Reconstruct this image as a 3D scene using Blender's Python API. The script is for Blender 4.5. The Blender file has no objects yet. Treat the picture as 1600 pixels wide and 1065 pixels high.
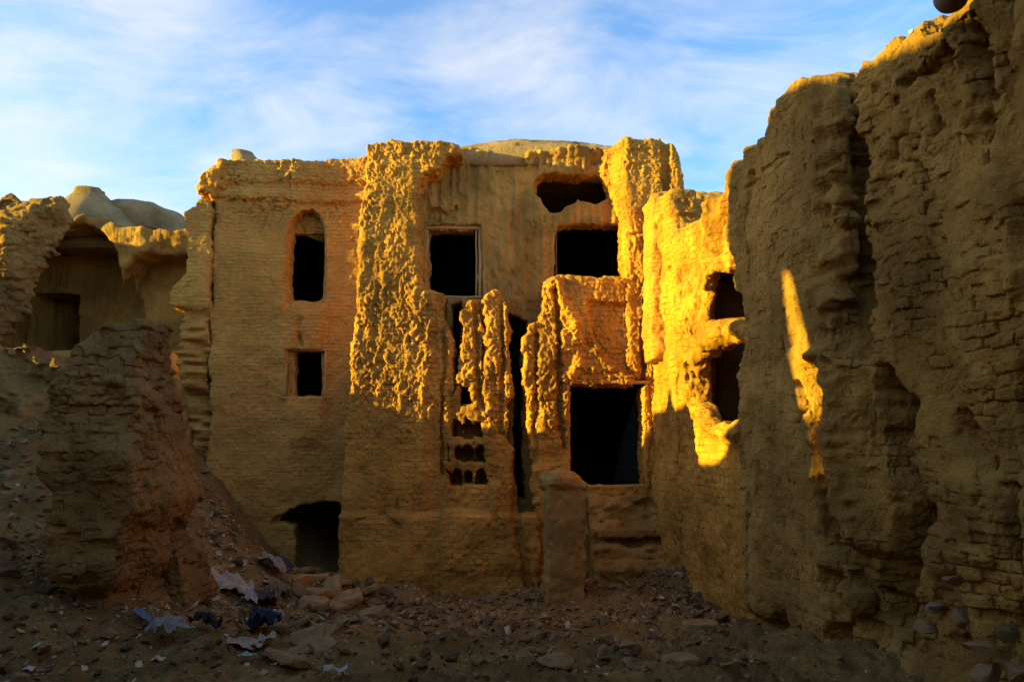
import bpy, math, random
import numpy as np

DENOISE = True
# ------------------------------------------------------------------ camera, sky, sun, exposure
EYE = np.array([0.0, 0.0, 2.7])
PITCH = math.radians(8.5)
FPX = 1600 * 24 / 36
SUN_AZ = math.radians(9.0)      # sun stands to the left, a little behind the camera
SUN_EL = math.radians(8.0)
scene = bpy.context.scene
cam_d = bpy.data.cameras.new('camera'); cam = bpy.data.objects.new('camera', cam_d)
scene.collection.objects.link(cam)
cam_d.sensor_width = 36; cam_d.lens = 24; cam_d.clip_start = 0.05; cam_d.clip_end = 2000
cam.location = EYE; cam.rotation_euler = (math.pi/2 + PITCH, 0, 0)
scene.camera = cam

sun_d = bpy.data.lights.new('sun', 'SUN'); sun_d.energy = 5.0; sun_d.angle = math.radians(0.5)
sun_d.color = (1.0, 0.82, 0.06)
sun = bpy.data.objects.new('sun', sun_d); scene.collection.objects.link(sun)
TO_SUN = np.array([-math.cos(SUN_EL)*math.cos(SUN_AZ), -math.cos(SUN_EL)*math.sin(SUN_AZ), math.sin(SUN_EL)])
from mathutils import Vector
sun.rotation_euler = Vector(TO_SUN).to_track_quat('Z', 'Y').to_euler()

world = bpy.data.worlds.new('World'); scene.world = world; world.use_nodes = True
def build_sky():
    nt = world.node_tree; N = nt.nodes; Lk = nt.links
    for n in list(N): N.remove(n)
    out = N.new('ShaderNodeOutputWorld'); bg = N.new('ShaderNodeBackground')
    sky = N.new('ShaderNodeTexSky'); sky.sky_type = 'NISHITA'; sky.sun_disc = False
    sky.sun_elevation = SUN_EL; sky.sun_rotation = math.radians(-90) - SUN_AZ
    sky.altitude = 900; sky.air_density = 1.0; sky.dust_density = 0.6; sky.ozone_density = 2.2
    tc = N.new('ShaderNodeTexCoord'); sep = N.new('ShaderNodeSeparateXYZ'); Lk.new(tc.outputs['Generated'], sep.inputs[0])
    zz = N.new('ShaderNodeMath'); zz.operation = 'ADD'; Lk.new(sep.outputs[2], zz.inputs[0]); zz.inputs[1].default_value = 0.35
    zm = N.new('ShaderNodeMath'); zm.operation = 'MAXIMUM'; Lk.new(zz.outputs[0], zm.inputs[0]); zm.inputs[1].default_value = 0.08
    dv = N.new('ShaderNodeVectorMath'); dv.operation = 'DIVIDE'; Lk.new(tc.outputs['Generated'], dv.inputs[0])
    cb = N.new('ShaderNodeCombineXYZ'); Lk.new(zm.outputs[0], cb.inputs[0]); Lk.new(zm.outputs[0], cb.inputs[1]); cb.inputs[2].default_value = 1e3
    Lk.new(cb.outputs[0], dv.inputs[1])
    mp = N.new('ShaderNodeMapping'); Lk.new(dv.outputs[0], mp.inputs[0])
    mp.inputs['Rotation'].default_value = (0, 0, math.radians(-24)); mp.inputs['Scale'].default_value = (1.0, 1.9, 1); mp.inputs['Location'].default_value = (3.1, 1.7, 0)
    n1 = N.new('ShaderNodeTexNoise'); n1.inputs['Scale'].default_value = 3.0; n1.inputs['Detail'].default_value = 10; n1.inputs['Roughness'].default_value = 0.62; n1.inputs['Distortion'].default_value = 0.5
    Lk.new(mp.outputs[0], n1.inputs[0])
    # thin cirrus: streaks broken up by a broad mask
    n2 = N.new('ShaderNodeTexNoise'); n2.inputs['Scale'].default_value = 1.1; n2.inputs['Detail'].default_value = 5; n2.inputs['Roughness'].default_value = 0.6
    mp2 = N.new('ShaderNodeMapping'); Lk.new(dv.outputs[0], mp2.inputs[0]); mp2.inputs['Location'].default_value = (7.3, 2.2, 0); mp2.inputs['Scale'].default_value = (1, 1.3, 1); Lk.new(mp2.outputs[0], n2.inputs[0])
    av = N.new('ShaderNodeMath'); av.operation = 'MULTIPLY_ADD'; Lk.new(n2.outputs[0], av.inputs[0]); av.inputs[1].default_value = 0.75
    hf = N.new('ShaderNodeMath'); hf.operation = 'MULTIPLY'; Lk.new(n1.outputs[0], hf.inputs[0]); hf.inputs[1].default_value = 0.6; Lk.new(hf.outputs[0], av.inputs[2])
    # more cloud towards the west (the sun's side)
    ax = N.new('ShaderNodeMath'); ax.operation = 'MULTIPLY_ADD'; Lk.new(sep.outputs[0], ax.inputs[0]); ax.inputs[1].default_value = -0.12; Lk.new(av.outputs[0], ax.inputs[2])
    cr = N.new('ShaderNodeValToRGB'); Lk.new(ax.outputs[0], cr.inputs[0])
    cr.color_ramp.elements[0].position = 0.60; cr.color_ramp.elements[0].color = (0, 0, 0, 1)
    cr.color_ramp.elements[1].position = 0.92; cr.color_ramp.elements[1].color = (1, 1, 1, 1)
    zf = N.new('ShaderNodeMapRange'); zf.interpolation_type = 'SMOOTHSTEP'; Lk.new(sep.outputs[2], zf.inputs[0])
    zf.inputs[1].default_value = 0.55; zf.inputs[2].default_value = 0.8; zf.inputs[3].default_value = 0.9; zf.inputs[4].default_value = 0.05
    cl = N.new('ShaderNodeMath'); cl.operation = 'MULTIPLY'; Lk.new(cr.outputs[0], cl.inputs[0]); Lk.new(zf.outputs[0], cl.inputs[1])
    mul = N.new('ShaderNodeVectorMath'); mul.operation = 'MULTIPLY'; Lk.new(sky.outputs[0], mul.inputs[0]); mul.inputs[1].default_value = SKY_TINT
    mix = N.new('ShaderNodeMix'); mix.data_type = 'RGBA'; Lk.new(cl.outputs[0], mix.inputs['Factor']); Lk.new(mul.outputs[0], mix.inputs['A'])
    mix.inputs['B'].default_value = (CLOUD[0], CLOUD[1], CLOUD[2], 1)
    Lk.new(mix.outputs['Result'], bg.inputs[0]); bg.inputs[1].default_value = SKY_STRENGTH
    Lk.new(bg.outputs[0], out.inputs[0])
SKY_TINT = (1.5, 1.72, 1.9); CLOUD = (3.45, 3.4, 3.4); SKY_STRENGTH = 0.1
build_sky()
vs = scene.view_settings
scene.display_settings.display_device = 'sRGB'
vs.view_transform = 'Standard'; vs.look = 'None'; vs.gamma = 1; vs.use_curve_mapping = False; vs.exposure = 1.58
scene.render.engine = 'CYCLES'
scene.cycles.use_denoising = DENOISE; scene.cycles.denoising_prefilter = 'ACCURATE'; scene.cycles.denoising_input_passes = 'RGB_ALBEDO_NORMAL'; scene.cycles.max_bounces = 6; scene.cycles.diffuse_bounces = 4

# ------------------------------------------------------------------ pixel geometry
CP, SP = math.cos(PITCH), math.sin(PITCH)
def ray(px, py):
    a = (px-800)/FPX; b = (532.5-py)/FPX
    return np.array([a, CP - b*SP, SP + b*CP])
def W(px, py, Y):
    d = ray(px, py); return EYE + d*(Y/d[1])
class Frame:                        # a vertical wall plane: x along, y into the wall, z up
    def __init__(s, O, th):
        s.O = np.array([O[0], O[1]]); s.th = th
        s.u = np.array([math.cos(th), math.sin(th)]); s.n = np.array([-math.sin(th), math.cos(th)])
    def px(s, px, py, yl=0.0):
        d = ray(px, py); t = (yl + s.n @ (s.O - EYE[:2])) / (s.n @ d[:2]); P = EYE + d*t
        return (float(s.u @ (P[:2]-s.O)), float(P[2]))
    def poly(s, pts, yl=0.0): return [s.px(a, b, yl) for a, b in pts]
    def world(s, x, y, z):
        p = s.O + s.u*x + s.n*y; return np.array([p[0], p[1], z])

# ------------------------------------------------------------------ noise
_rt = np.random.RandomState(7).rand(65536).astype(np.float32)*2-1
def vnoise(P, seed=0):
    Pf = np.floor(P); f = (P-Pf).astype(np.float32); I = Pf.astype(np.int64)
    f = f*f*f*(f*(f*6-15)+10)
    r = 0
    for dx in (0, 1):
        wx = f[:, 0] if dx else 1-f[:, 0]
        for dy in (0, 1):
            wy = wx*(f[:, 1] if dy else 1-f[:, 1])
            for dz in (0, 1):
                w = wy*(f[:, 2] if dz else 1-f[:, 2])
                hsh = ((I[:, 0]+dx)*73856093) ^ ((I[:, 1]+dy)*19349663) ^ ((I[:, 2]+dz)*83492791) ^ (seed*2654435)
                r = r + w*_rt[(hsh ^ (hsh >> 15)) & 65535]
    return r
def fbm(P, oct=3, seed=0, gain=0.5):
    r = 0; a = 1.0; s = 0
    for i in range(oct):
        r = r + a*vnoise(P*(2.03**i), seed+i*17); s += a; a *= gain
    return r/s
def gnoise(shape, h, cell, seed):    # value noise on a regular grid, built axis by axis
    rs = np.random.RandomState(seed); m = []; Ws = []
    for n, c in zip(shape, cell):
        t = np.arange(n)*h/c; i = np.floor(t).astype(int); f = t-i; f = f*f*(3-2*f)
        k = int(i.max())+2; M = np.zeros((n, k), np.float32); M[np.arange(n), i] = 1-f; M[np.arange(n), i+1] = f
        m.append(k); Ws.append(M)
    R = rs.rand(*m).astype(np.float32)*2-1
    for a, M in enumerate(Ws):
        R = np.moveaxis(np.tensordot(M, R, axes=(1, a)), 0, a)
    return R
def sd_poly(pts, X, Z):
    pts = np.array(pts, np.float64); n = len(pts); d = np.full(X.shape, 1e9); s = np.ones(X.shape)
    for i in range(n):
        a = pts[i]; b = pts[i-1]; ex, ez = b-a; wx = X-a[0]; wz = Z-a[1]
        t = np.clip((wx*ex+wz*ez)/(ex*ex+ez*ez+1e-12), 0, 1)
        d = np.minimum(d, (wx-ex*t)**2+(wz-ez*t)**2)
        c1 = Z >= a[1]; c2 = Z < b[1]; c3 = ex*wz > ez*wx
        s = np.where((c1 & c2 & c3) | (~c1 & ~c2 & ~c3), -s, s)
    return s*np.sqrt(d)
def sd_line(pts, X, Z):              # distance to a polyline, and the parameter 0..1 along it
    pts = np.array(pts, np.float64); d = np.full(X.shape, 1e9); par = np.zeros(X.shape); n = len(pts)-1
    for i in range(n):
        a = pts[i]; e = pts[i+1]-a; wx = X-a[0]; wz = Z-a[1]
        t = np.clip((wx*e[0]+wz*e[1])/(e @ e+1e-12), 0, 1); q = np.hypot(wx-e[0]*t, wz-e[1]*t)
        k = q < d; d = np.where(k, q, d); par = np.where(k, (i+t)/n, par)
    return d, par
def smax(a, b, k):
    hh = np.maximum(k-np.abs(a-b), 0)/k
    return np.maximum(a, b)+hh*hh*k*0.25
def smin(a, b, k): return -smax(-a, -b, k)
def sstep(a, b, x):
    t = np.clip((x-a)/(b-a), 0, 1); return t*t*(3-2*t)

def nets(F, org, h):
    F = F.astype(np.float32)
    for ax in range(3):
        sl = [slice(None)]*3
        for e in (0, -1):
            sl[ax] = e; F[tuple(sl)] = np.maximum(F[tuple(sl)], h)
    S = F < 0; nx, ny, nz = F.shape
    def cs(A, i, j, k): return A[i:nx-1+i, j:ny-1+j, k:nz-1+k]
    al = np.ones((nx-1, ny-1, nz-1), bool); an = np.zeros_like(al)
    for i in (0, 1):
        for j in (0, 1):
            for k in (0, 1):
                c = cs(S, i, j, k); al &= c; an |= c
    act = an & ~al; I, J, K = np.nonzero(act); nv = len(I)
    idx = np.full(act.shape, -1, np.int32); idx[I, J, K] = np.arange(nv)
    pos = np.zeros((nv, 3), np.float32); cnt = np.zeros(nv, np.float32)
    cor = [(i, j, k) for i in (0, 1) for j in (0, 1) for k in (0, 1)]
    for a in cor:
        for ax in range(3):
            if a[ax] == 0:
                b = list(a); b[ax] = 1
                fa = F[I+a[0], J+a[1], K+a[2]]; fb = F[I+b[0], J+b[1], K+b[2]]
                m = (fa < 0) != (fb < 0); t = np.where(m, fa/np.where(m, fa-fb, 1), 0)
                p = np.tile(np.array(a, np.float32), (nv, 1)); p[:, ax] = t
                pos += p*m[:, None]; cnt += m
    pos = (pos/cnt[:, None]+np.stack([I, J, K], 1))*h+np.array(org, np.float32)
    quads = []
    for ax in range(3):
        o1, o2 = (ax+1) % 3, (ax+2) % 3
        lo = [slice(1, -1)]*3; hi = [slice(1, -1)]*3
        lo[ax] = slice(0, -1); hi[ax] = slice(1, None)
        A = S[tuple(lo)]; B = S[tuple(hi)]; E = np.nonzero(A != B)
        base = np.stack(E, 1); base[:, o1] += 1; base[:, o2] += 1
        def cell(d1, d2):
            q = base.copy(); q[:, o1] -= d1; q[:, o2] -= d2; return idx[q[:, 0], q[:, 1], q[:, 2]]
        q = np.stack([cell(1, 1), cell(0, 1), cell(0, 0), cell(1, 0)], 1)
        flip = ~A[E]
        q[flip] = q[flip][:, ::-1]
        quads.append(q)
    Q = np.concatenate(quads); Q = Q[(Q >= 0).all(1)]
    return pos, Q

def make_mesh(name, V, Q, smooth=True):
    me = bpy.data.meshes.new(name); k = Q.shape[1]
    me.vertices.add(len(V)); me.vertices.foreach_set('co', np.ascontiguousarray(V, np.float32).ravel())
    me.loops.add(Q.size); me.loops.foreach_set('vertex_index', np.ascontiguousarray(Q, np.int32).ravel())
    me.polygons.add(len(Q)); me.polygons.foreach_set('loop_start', np.arange(0, Q.size, k, dtype=np.int32))
    me.update(calc_edges=True)
    if smooth: me.polygons.foreach_set('use_smooth', np.ones(len(Q), bool))
    me.validate(); return me
def displace(me, fn):
    n = len(me.vertices); P = np.empty(n*3, np.float32); me.vertices.foreach_get('co', P); P = P.reshape(-1, 3)
    Nn = np.empty(n*3, np.float32); me.vertex_normals.foreach_get('vector', Nn); Nn = Nn.reshape(-1, 3)
    P2 = P+Nn*fn(P, Nn)[:, None]
    me.vertices.foreach_set('co', P2.ravel()); me.update()

def link(name, me, mat, parent=None, loc=(0, 0, 0), rz=0.0, label=None, cat=None, group=None, kind=None):
    o = bpy.data.objects.new(name, me); scene.collection.objects.link(o)
    if parent is not None:
        o.parent = parent; q = parent.location
        c, s = math.cos(-parent.rotation_euler.z), math.sin(-parent.rotation_euler.z)
        dx, dy = loc[0]-q.x, loc[1]-q.y
        o.location = (dx*c-dy*s, dx*s+dy*c, loc[2]-q.z); o.rotation_euler = (0, 0, rz-parent.rotation_euler.z)
    else:
        o.location = loc; o.rotation_euler = (0, 0, rz)
    if me is not None and mat is not None and not me.materials: me.materials.append(mat)
    for k, v in (('label', label), ('category', cat), ('group', group), ('kind', kind)):
        if v: o[k] = v
    return o
def thing(name, loc, label, cat, group=None, rz=0.0):
    return link(name, None, None, None, loc, rz, label, cat, group)

def lumps(amp=0.03, cell=0.09, zs=1.8, coarse=0.02, seed=0, fine=0.3, mask=None):
    def f(P, N):
        sc = np.array([1/cell, 1/cell, 1/(cell*zs)], np.float32)
        w = np.stack([vnoise(P*6.3+9*k, seed+5+k) for k in range(3)], 1)*0.9
        q = P*sc+w
        a = vnoise(q, seed); b = 1-2*np.abs(vnoise(q*0.8+5.1, seed+1)); e = vnoise(q*2.1+1.7, seed+3); e2 = 1-2*np.abs(vnoise(q*3.3+1.7, seed+4))
        pm = 0.25+0.9*sstep(-0.4, 0.4, vnoise(P*2.2, seed+8)+0.5*vnoise(P*5.5, seed+9))
        a = (0.9*a+0.15*b)*pm; e = 0.9*e*(0.5+0.5*pm)+0.25*e2
        c = fbm(P*np.array([1.6, 1.6, 1.0], np.float32), 2, seed+2)
        d = amp*(0.85*a+fine*1.0*e)*(1-0.75*np.clip(N[:, 2], 0, 1))
        if mask is not None: d = d*mask(P)
        return d+coarse*c
    return f

def plus(*fs):
    return lambda P, N: sum(f(P, N) for f in fs)
def brk(*a, mask=None, **k):
    return lambda P, N: bricks_p(P, *a, **k)*(1.0 if mask is None else mask(P))

def wall(name, fr, outline, zb, h, thick, mat, parent, relief=None, openings=(), disp=None, edge=0.05, rnd=0.08,
         warp=0.05, seed=1, extra=None, ymin=None, chip=0.03, sub=False, **kw):
    """a solid wall: outline in the wall's own plane, its front face shaped by a relief field, openings cut through"""
    pts = outline; xs = [p[0] for p in pts]; zs_ = [p[1] for p in pts]
    x0, x1 = min(xs)-0.2, max(xs)+0.2; z0, z1 = min(zs_)-0.2, max(zs_)+0.2
    gx = np.arange(x0, x1, h); gz = np.arange(z0, z1, h); X, Z = np.meshgrid(gx, gz, indexing='ij')
    sh = X.shape
    w1 = gnoise(sh, h, (0.35, 0.35), seed)*warp+gnoise(sh, h, (0.1, 0.07), seed+1)*warp*0.5
    w2 = gnoise(sh, h, (0.3, 0.3), seed+2)*warp+gnoise(sh, h, (0.1, 0.07), seed+3)*warp*0.5
    XW, ZW = X+w1, Z+w2
    A = sd_poly(pts, XW, ZW)
    D = np.zeros(sh) if relief is None else relief(X, Z, XW, ZW, sh, h)
    y0 = float(D[A < 0.1].min())-0.12 if ymin is None else ymin
    gy = np.arange(y0, thick+0.1, h); Y = gy[None, :, None]
    A3 = A[:, None, :].astype(np.float32); D3 = D[:, None, :].astype(np.float32)
    F = smax(smax(A3, D3-Y, rnd), Y-thick, 0.03)
    for op in openings:
        pl, ya, yb = op[:3]; k = op[3] if len(op) > 3 else 0.03
        wf = op[4] if len(op) > 4 else 0.5
        B = sd_poly(pl, X+w1*wf, Z+w2*wf)[:, None, :].astype(np.float32)
        F = smax(F, -np.maximum(np.maximum(B, ya-Y), Y-yb), k)
    if extra is not None: F = extra(F, X[:, None, :], Y, Z[:, None, :])
    if edge: F = F+gnoise(F.shape, h, (0.2, 0.2, 0.22), seed+9)*edge*0.6
    if chip: F = F+gnoise(F.shape, h, (0.07, 0.07, 0.075), seed+10)*chip*0.5
    V, Q = nets(F, (x0, y0, z0), h)
    if sub:
        Q = Q[~(V[Q][:, :, 1].min(1) > thick-0.02)]; V, Q = subdivide(V, Q)
    me = make_mesh(name, V, Q)
    if disp: displace(me, disp)
    return link(name, me, mat, parent, (fr.O[0], fr.O[1], 0), fr.th, **kw)

def groove(D, X, Z, line, w0, w1, depth, soft=1.0):
    d, t = sd_line(line, X, Z); w = w0+(w1-w0)*t
    return D+depth*(1-sstep(0.35, 1.0+0.4*soft, d/w))
def blob(D, X, Z, c, rx, rz, depth):
    q = ((X-c[0])/rx)**2+((Z-c[1])/rz)**2
    return D+depth*np.exp(-q)

def bricks(X, Z, sh, h, bw, bh, seed, amp, joint, cover=0.0, slope=0.0):
    """relief of weathered coursing: each brick set in or out a little, joints eaten back, all of it worn away in patches"""
    u = X+0.05*gnoise(sh, h, (0.5, 0.3), seed)+0.012*gnoise(sh, h, (0.05, 0.05), seed+6); v = Z+0.05*gnoise(sh, h, (0.9, 0.5), seed+1)+0.012*gnoise(sh, h, (0.06, 0.06), seed+7)+slope*X
    r = np.floor(v/bh); uu = u/bw+0.5*(r % 2)+0.13*np.sin(r*7.3); c = np.floor(uu)
    I = (r.astype(np.int64)*92837111) ^ (c.astype(np.int64)*689287499) ^ seed; rnd = _rt[(I ^ (I >> 13)) & 65535]
    fz = np.abs(v/bh-r-0.5)*2; fx = np.abs(uu-c-0.5)*2
    br = sstep(-0.25, 0.45, gnoise(sh, h, (0.22, 0.12), seed+4)+0.4*gnoise(sh, h, (0.08, 0.08), seed+5))
    j = np.maximum(sstep(0.76, 1.0, fz), sstep(0.88, 1.0, fx))*br
    m = sstep(cover-0.25, cover+0.35, gnoise(sh, h, (0.8, 0.6), seed+2)+0.6*gnoise(sh, h, (0.2, 0.15), seed+3))
    return m*(amp*rnd+joint*j)

def bricks_p(P, bw, bh, seed, amp, joint, cover=0.0, jw=0.2):
    u = P[:, 0]+P[:, 1]+0.05*vnoise(P*2.1, seed)+0.014*vnoise(P*17, seed+6); v = P[:, 2]+0.05*vnoise(P*1.6, seed+1)+0.014*vnoise(P*15, seed+7)
    r = np.floor(v/bh); uu = u/bw+0.5*(r % 2)+0.13*np.sin(r*7.3); c = np.floor(uu)
    I = (r.astype(np.int64)*92837111) ^ (c.astype(np.int64)*689287499) ^ seed; I = I ^ (I >> 13); rnd = _rt[I & 65535]; rn2 = _rt[(I*31+7) & 65535]
    fz = np.abs(v/bh-r-0.5)*2; fx = np.abs(uu-c-0.5)*2
    br = sstep(-0.35, 0.3, vnoise(P*np.array([5, 5, 8.0]), seed+4)+0.5*vnoise(P*14, seed+5))
    j = np.maximum(sstep(1-jw, 1.0, fz), sstep(1-jw*0.6, 1.0, fx))*br
    m = sstep(cover-0.25, cover+0.35, vnoise(P*1.3, seed+2)+0.6*vnoise(P*5.5, seed+3))
    tiltz = (v/bh-r-0.5)*rn2*amp*0.8
    return -m*(amp*rnd+tiltz+joint*j)
def subdivide(V, Q):
    n = len(V); E = np.sort(np.stack([Q, np.roll(Q, -1, 1)], -1).reshape(-1, 2), 1); key = E[:, 0].astype(np.int64)*n+E[:, 1]
    uq, inv = np.unique(key, return_inverse=True); a, b = uq//n, uq % n; M = (V[a]+V[b])/2; C = V[Q].mean(1)
    e = inv.reshape(-1, 4)+n; c = np.arange(len(Q))+n+len(uq)
    Q2 = np.stack([np.stack([Q[:, k], e[:, k], c, e[:, k-1]], 1) for k in range(4)], 1).reshape(-1, 4)
    return np.concatenate([V, M, C]), Q2

# ------------------------------------------------------------------ materials
def mat_mud(name, col=(0.33, 0.205, 0.09), brick=0.5, brick_h=0.012, streak=0.5, grain=0.5, pits=0.4, bw=0.26, bh=0.095, cover=0.5, rough=0.95, coarse=0.5, blotch=(0.62, 1.15), tint=(0.86, 0.84, 0.84)):
    m = bpy.data.materials.new(name); m.use_nodes = True; nt = m.node_tree; N = nt.nodes; L = nt.links
    bs = N['Principled BSDF']; bs.inputs['Roughness'].default_value = rough; bs.inputs['Specular IOR Level'].default_value = 0.15
    def nd(t, **k):
        n = N.new(t)
        for a, b in k.items():
            if a in n.inputs: n.inputs[a].default_value = b
            else: setattr(n, a, b)
        return n
    def math_(op, a, b=None, c=None):
        n = N.new('ShaderNodeMath'); n.operation = op
        for i, v in enumerate((a, b, c)):
            if v is None: continue
            if isinstance(v, (int, float)): n.inputs[i].default_value = v
            else: L.new(v, n.inputs[i])
        return n.outputs[0]
    def ramp(v, a, b):
        n = N.new('ShaderNodeMapRange'); n.interpolation_type = 'SMOOTHSTEP'; L.new(v, n.inputs[0]); n.inputs[1].default_value = a; n.inputs[2].default_value = b
        return n.outputs[0]
    tc = nd('ShaderNodeTexCoord'); co = tc.outputs['Object']
    def noise(scale, detail=3, rgh=0.55, vec=None, sc3=None, dist=0.0):
        n = nd('ShaderNodeTexNoise', Scale=scale, Detail=detail, Roughness=rgh, Distortion=dist)
        v = vec or co
        if sc3:
            mp = nd('ShaderNodeMapping'); mp.inputs['Scale'].default_value = sc3; L.new(v, mp.inputs[0]); v = mp.outputs[0]
        L.new(v, n.inputs['Vector']); return n
    nf = noise(38, 5, 0.7); nm = noise(9, 4, 0.6, sc3=(1, 1, 0.6)); nl = noise(1.1, 3, 0.6)
    ns = noise(9, 4, 0.6, sc3=(1, 1, 0.1), dist=0.3)
    # brick coursing: u runs along whichever way the face runs
    wob = noise(2.6, 3, 0.6)
    sp = nd('ShaderNodeSeparateXYZ'); L.new(co, sp.inputs[0]); sw = nd('ShaderNodeSeparateXYZ'); L.new(wob.outputs['Color'], sw.inputs[0])
    u = math_('ADD', sp.outputs[0], sp.outputs[1]); u = math_('MULTIPLY_ADD', sw.outputs[0], 0.16, u)
    v = math_('MULTIPLY_ADD', sw.outputs[1], 0.12, sp.outputs[2])
    v = math_('MULTIPLY_ADD', nm.outputs[0], 0.035, v); u = math_('MULTIPLY_ADD', nm.outputs[0], 0.06, u)
    cb = nd('ShaderNodeCombineXYZ'); L.new(u, cb.inputs[0]); L.new(v, cb.inputs[1])
    bt = nd('ShaderNodeTexBrick'); L.new(cb.outputs[0], bt.inputs['Vector'])
    bt.inputs['Scale'].default_value = 1; bt.inputs['Brick Width'].default_value = bw; bt.inputs['Row Height'].default_value = bh
    bt.inputs['Mortar Size'].default_value = 0.008; bt.inputs['Mortar Smooth'].default_value = 0.7; bt.inputs['Bias'].default_value = 0.0
    bt.inputs['Color1'].default_value = (0, 0, 0, 1); bt.inputs['Color2'].default_value = (1, 1, 1, 1)
    msk = ramp(noise(1.7, 4, 0.65).outputs[0], 0.62-cover*0.4, 0.74-cover*0.4)
    brk = math_('MULTIPLY', math_('MULTIPLY', bt.outputs['Fac'], msk), ramp(noise(7, 3, 0.6).outputs[0], 0.36, 0.6))
    vor = nd('ShaderNodeTexVoronoi', Scale=13.0); mp = nd('ShaderNodeMapping'); mp.inputs['Scale'].default_value = (1, 1, 0.7); L.new(co, mp.inputs[0])
    wv = nd('ShaderNodeVectorMath', operation='MULTIPLY_ADD'); L.new(nm.outputs['Color'], wv.inputs[0]); wv.inputs[1].default_value = (0.05, 0.05, 0.05); L.new(mp.outputs[0], wv.inputs[2])
    L.new(wv.outputs[0], vor.inputs['Vector'])
    sv = nd('ShaderNodeSeparateColor'); L.new(vor.outputs['Color'], sv.inputs[0])
    pit = math_('MULTIPLY', math_('SUBTRACT', 1.0, ramp(vor.outputs['Distance'], 0.08, 0.3)), ramp(sv.outputs[0], 0.72, 0.76))
    H = math_('MULTIPLY', nf.outputs[0], 0.030*grain)
    H = math_('MULTIPLY_ADD', noise(95, 3, 0.6).outputs[0], 0.009*grain, H)
    H = math_('MULTIPLY_ADD', nm.outputs[0], 0.045*coarse, H)
    H = math_('MULTIPLY_ADD', ns.outputs[0], 0.05*streak, H)
    H = math_('MULTIPLY_ADD', brk, -brick_h*brick*2.2, H)
    H = math_('MULTIPLY_ADD', pit, -0.02*pits, H)
    H = math_('MULTIPLY_ADD', math_('MULTIPLY', bt.outputs['Color'], msk), 0.006*brick, H)
    bu = nd('ShaderNodeBump', Strength=1.0, Distance=1.0); L.new(H, bu.inputs['Height']); L.new(bu.outputs[0], bs.inputs['Normal'])
    # colour: large patches, brick to brick, straw-pale grain
    t1 = math_('MULTIPLY_ADD', ramp(nl.outputs[0], 0.3, 0.7), blotch[1]-blotch[0], blotch[0])
    t1 = math_('MULTIPLY', t1, math_('MULTIPLY_ADD', ns.outputs[0], 0.5*streak, 1-0.25*streak))
    t1 = math_('MULTIPLY', t1, math_('MULTIPLY_ADD', nf.outputs[0], 0.9, 0.55))
    t1 = math_('MULTIPLY', t1, math_('MULTIPLY_ADD', math_('MULTIPLY', bt.outputs['Color'], msk), 0.16*brick, 1-0.08*brick))
    vm = nd('ShaderNodeVectorMath', operation='SCALE'); vm.inputs[0].default_value = col; L.new(t1, vm.inputs['Scale'])
    mx = nd('ShaderNodeMix', data_type='RGBA', blend_type='MULTIPLY'); L.new(ramp(noise(0.7, 4, 0.6).outputs[0], 0.45, 0.65), mx.inputs['Factor'])
    L.new(vm.outputs[0], mx.inputs['A']); mx.inputs['B'].default_value = (*tint, 1)
    L.new(mx.outputs['Result'], bs.inputs['Base Color'])
    return m
def mat_simple(name, col, rough=0.8, bump=0.01, scale=20, var=0.3, sc3=(1, 1, 1)):
    m = bpy.data.materials.new(name); m.use_nodes = True; nt = m.node_tree; N = nt.nodes; L = nt.links
    bs = N['Principled BSDF']; bs.inputs['Roughness'].default_value = rough; bs.inputs['Specular IOR Level'].default_value = 0.2
    tc = N.new('ShaderNodeTexCoord'); mp = N.new('ShaderNodeMapping'); mp.inputs['Scale'].default_value = sc3; L.new(tc.outputs['Object'], mp.inputs[0])
    n = N.new('ShaderNodeTexNoise'); n.inputs['Scale'].default_value = scale; n.inputs['Detail'].default_value = 5; L.new(mp.outputs[0], n.inputs[0])
    mr = N.new('ShaderNodeMapRange'); L.new(n.outputs[0], mr.inputs[0]); mr.inputs[1].default_value = 0.25; mr.inputs[2].default_value = 0.75; mr.inputs[3].default_value = 1-var; mr.inputs[4].default_value = 1+var
    vm = N.new('ShaderNodeVectorMath'); vm.operation = 'SCALE'; vm.inputs[0].default_value = col; L.new(mr.outputs[0], vm.inputs['Scale']); L.new(vm.outputs[0], bs.inputs['Base Color'])
    bu = N.new('ShaderNodeBump'); bu.inputs['Distance'].default_value = bump; L.new(n.outputs[0], bu.inputs['Height']); L.new(bu.outputs[0], bs.inputs['Normal'])
    return m
OCHRE = (0.58, 0.26, 0.042)
M_TOWER = mat_mud('stucco_mud', OCHRE, brick=1.0, cover=0.5, streak=0.3, pits=0.7)
M_WALL = mat_mud('plaster_mud', (0.59, 0.29, 0.062), brick=0.75, cover=0.6, streak=0.08, pits=1.2, bw=0.24, bh=0.075, grain=1.0, coarse=0.4, blotch=(0.8, 1.1), tint=(0.95, 0.93, 0.9))
M_PLAIN = mat_mud('smooth_mud', (0.44, 0.235, 0.06), brick=0.0, cover=0.0, streak=0.25, pits=0.6, grain=0.6, coarse=0.3)
M_SHADE = mat_mud('streaked_mud', (0.45, 0.23, 0.05), brick=0.3, cover=0.2, streak=1.2, pits=0.7)
M_BIG = mat_mud('grey_brown_mud', (0.50, 0.25, 0.05), brick=0.0, cover=0.4, streak=0.7, pits=1.2, grain=1.3, coarse=0.8)
M_SLAB = mat_mud('worn_plaster', (0.54, 0.275, 0.06), brick=0.3, cover=0.4, streak=0.7, pits=1.5, bw=0.26, bh=0.11, grain=1.2, coarse=0.6)
M_STUMP = mat_mud('weathered_brick', (0.40, 0.21, 0.058), brick=0.0, cover=0.75, streak=0.1, pits=0.8, grain=1.3, coarse=1.0)
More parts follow.
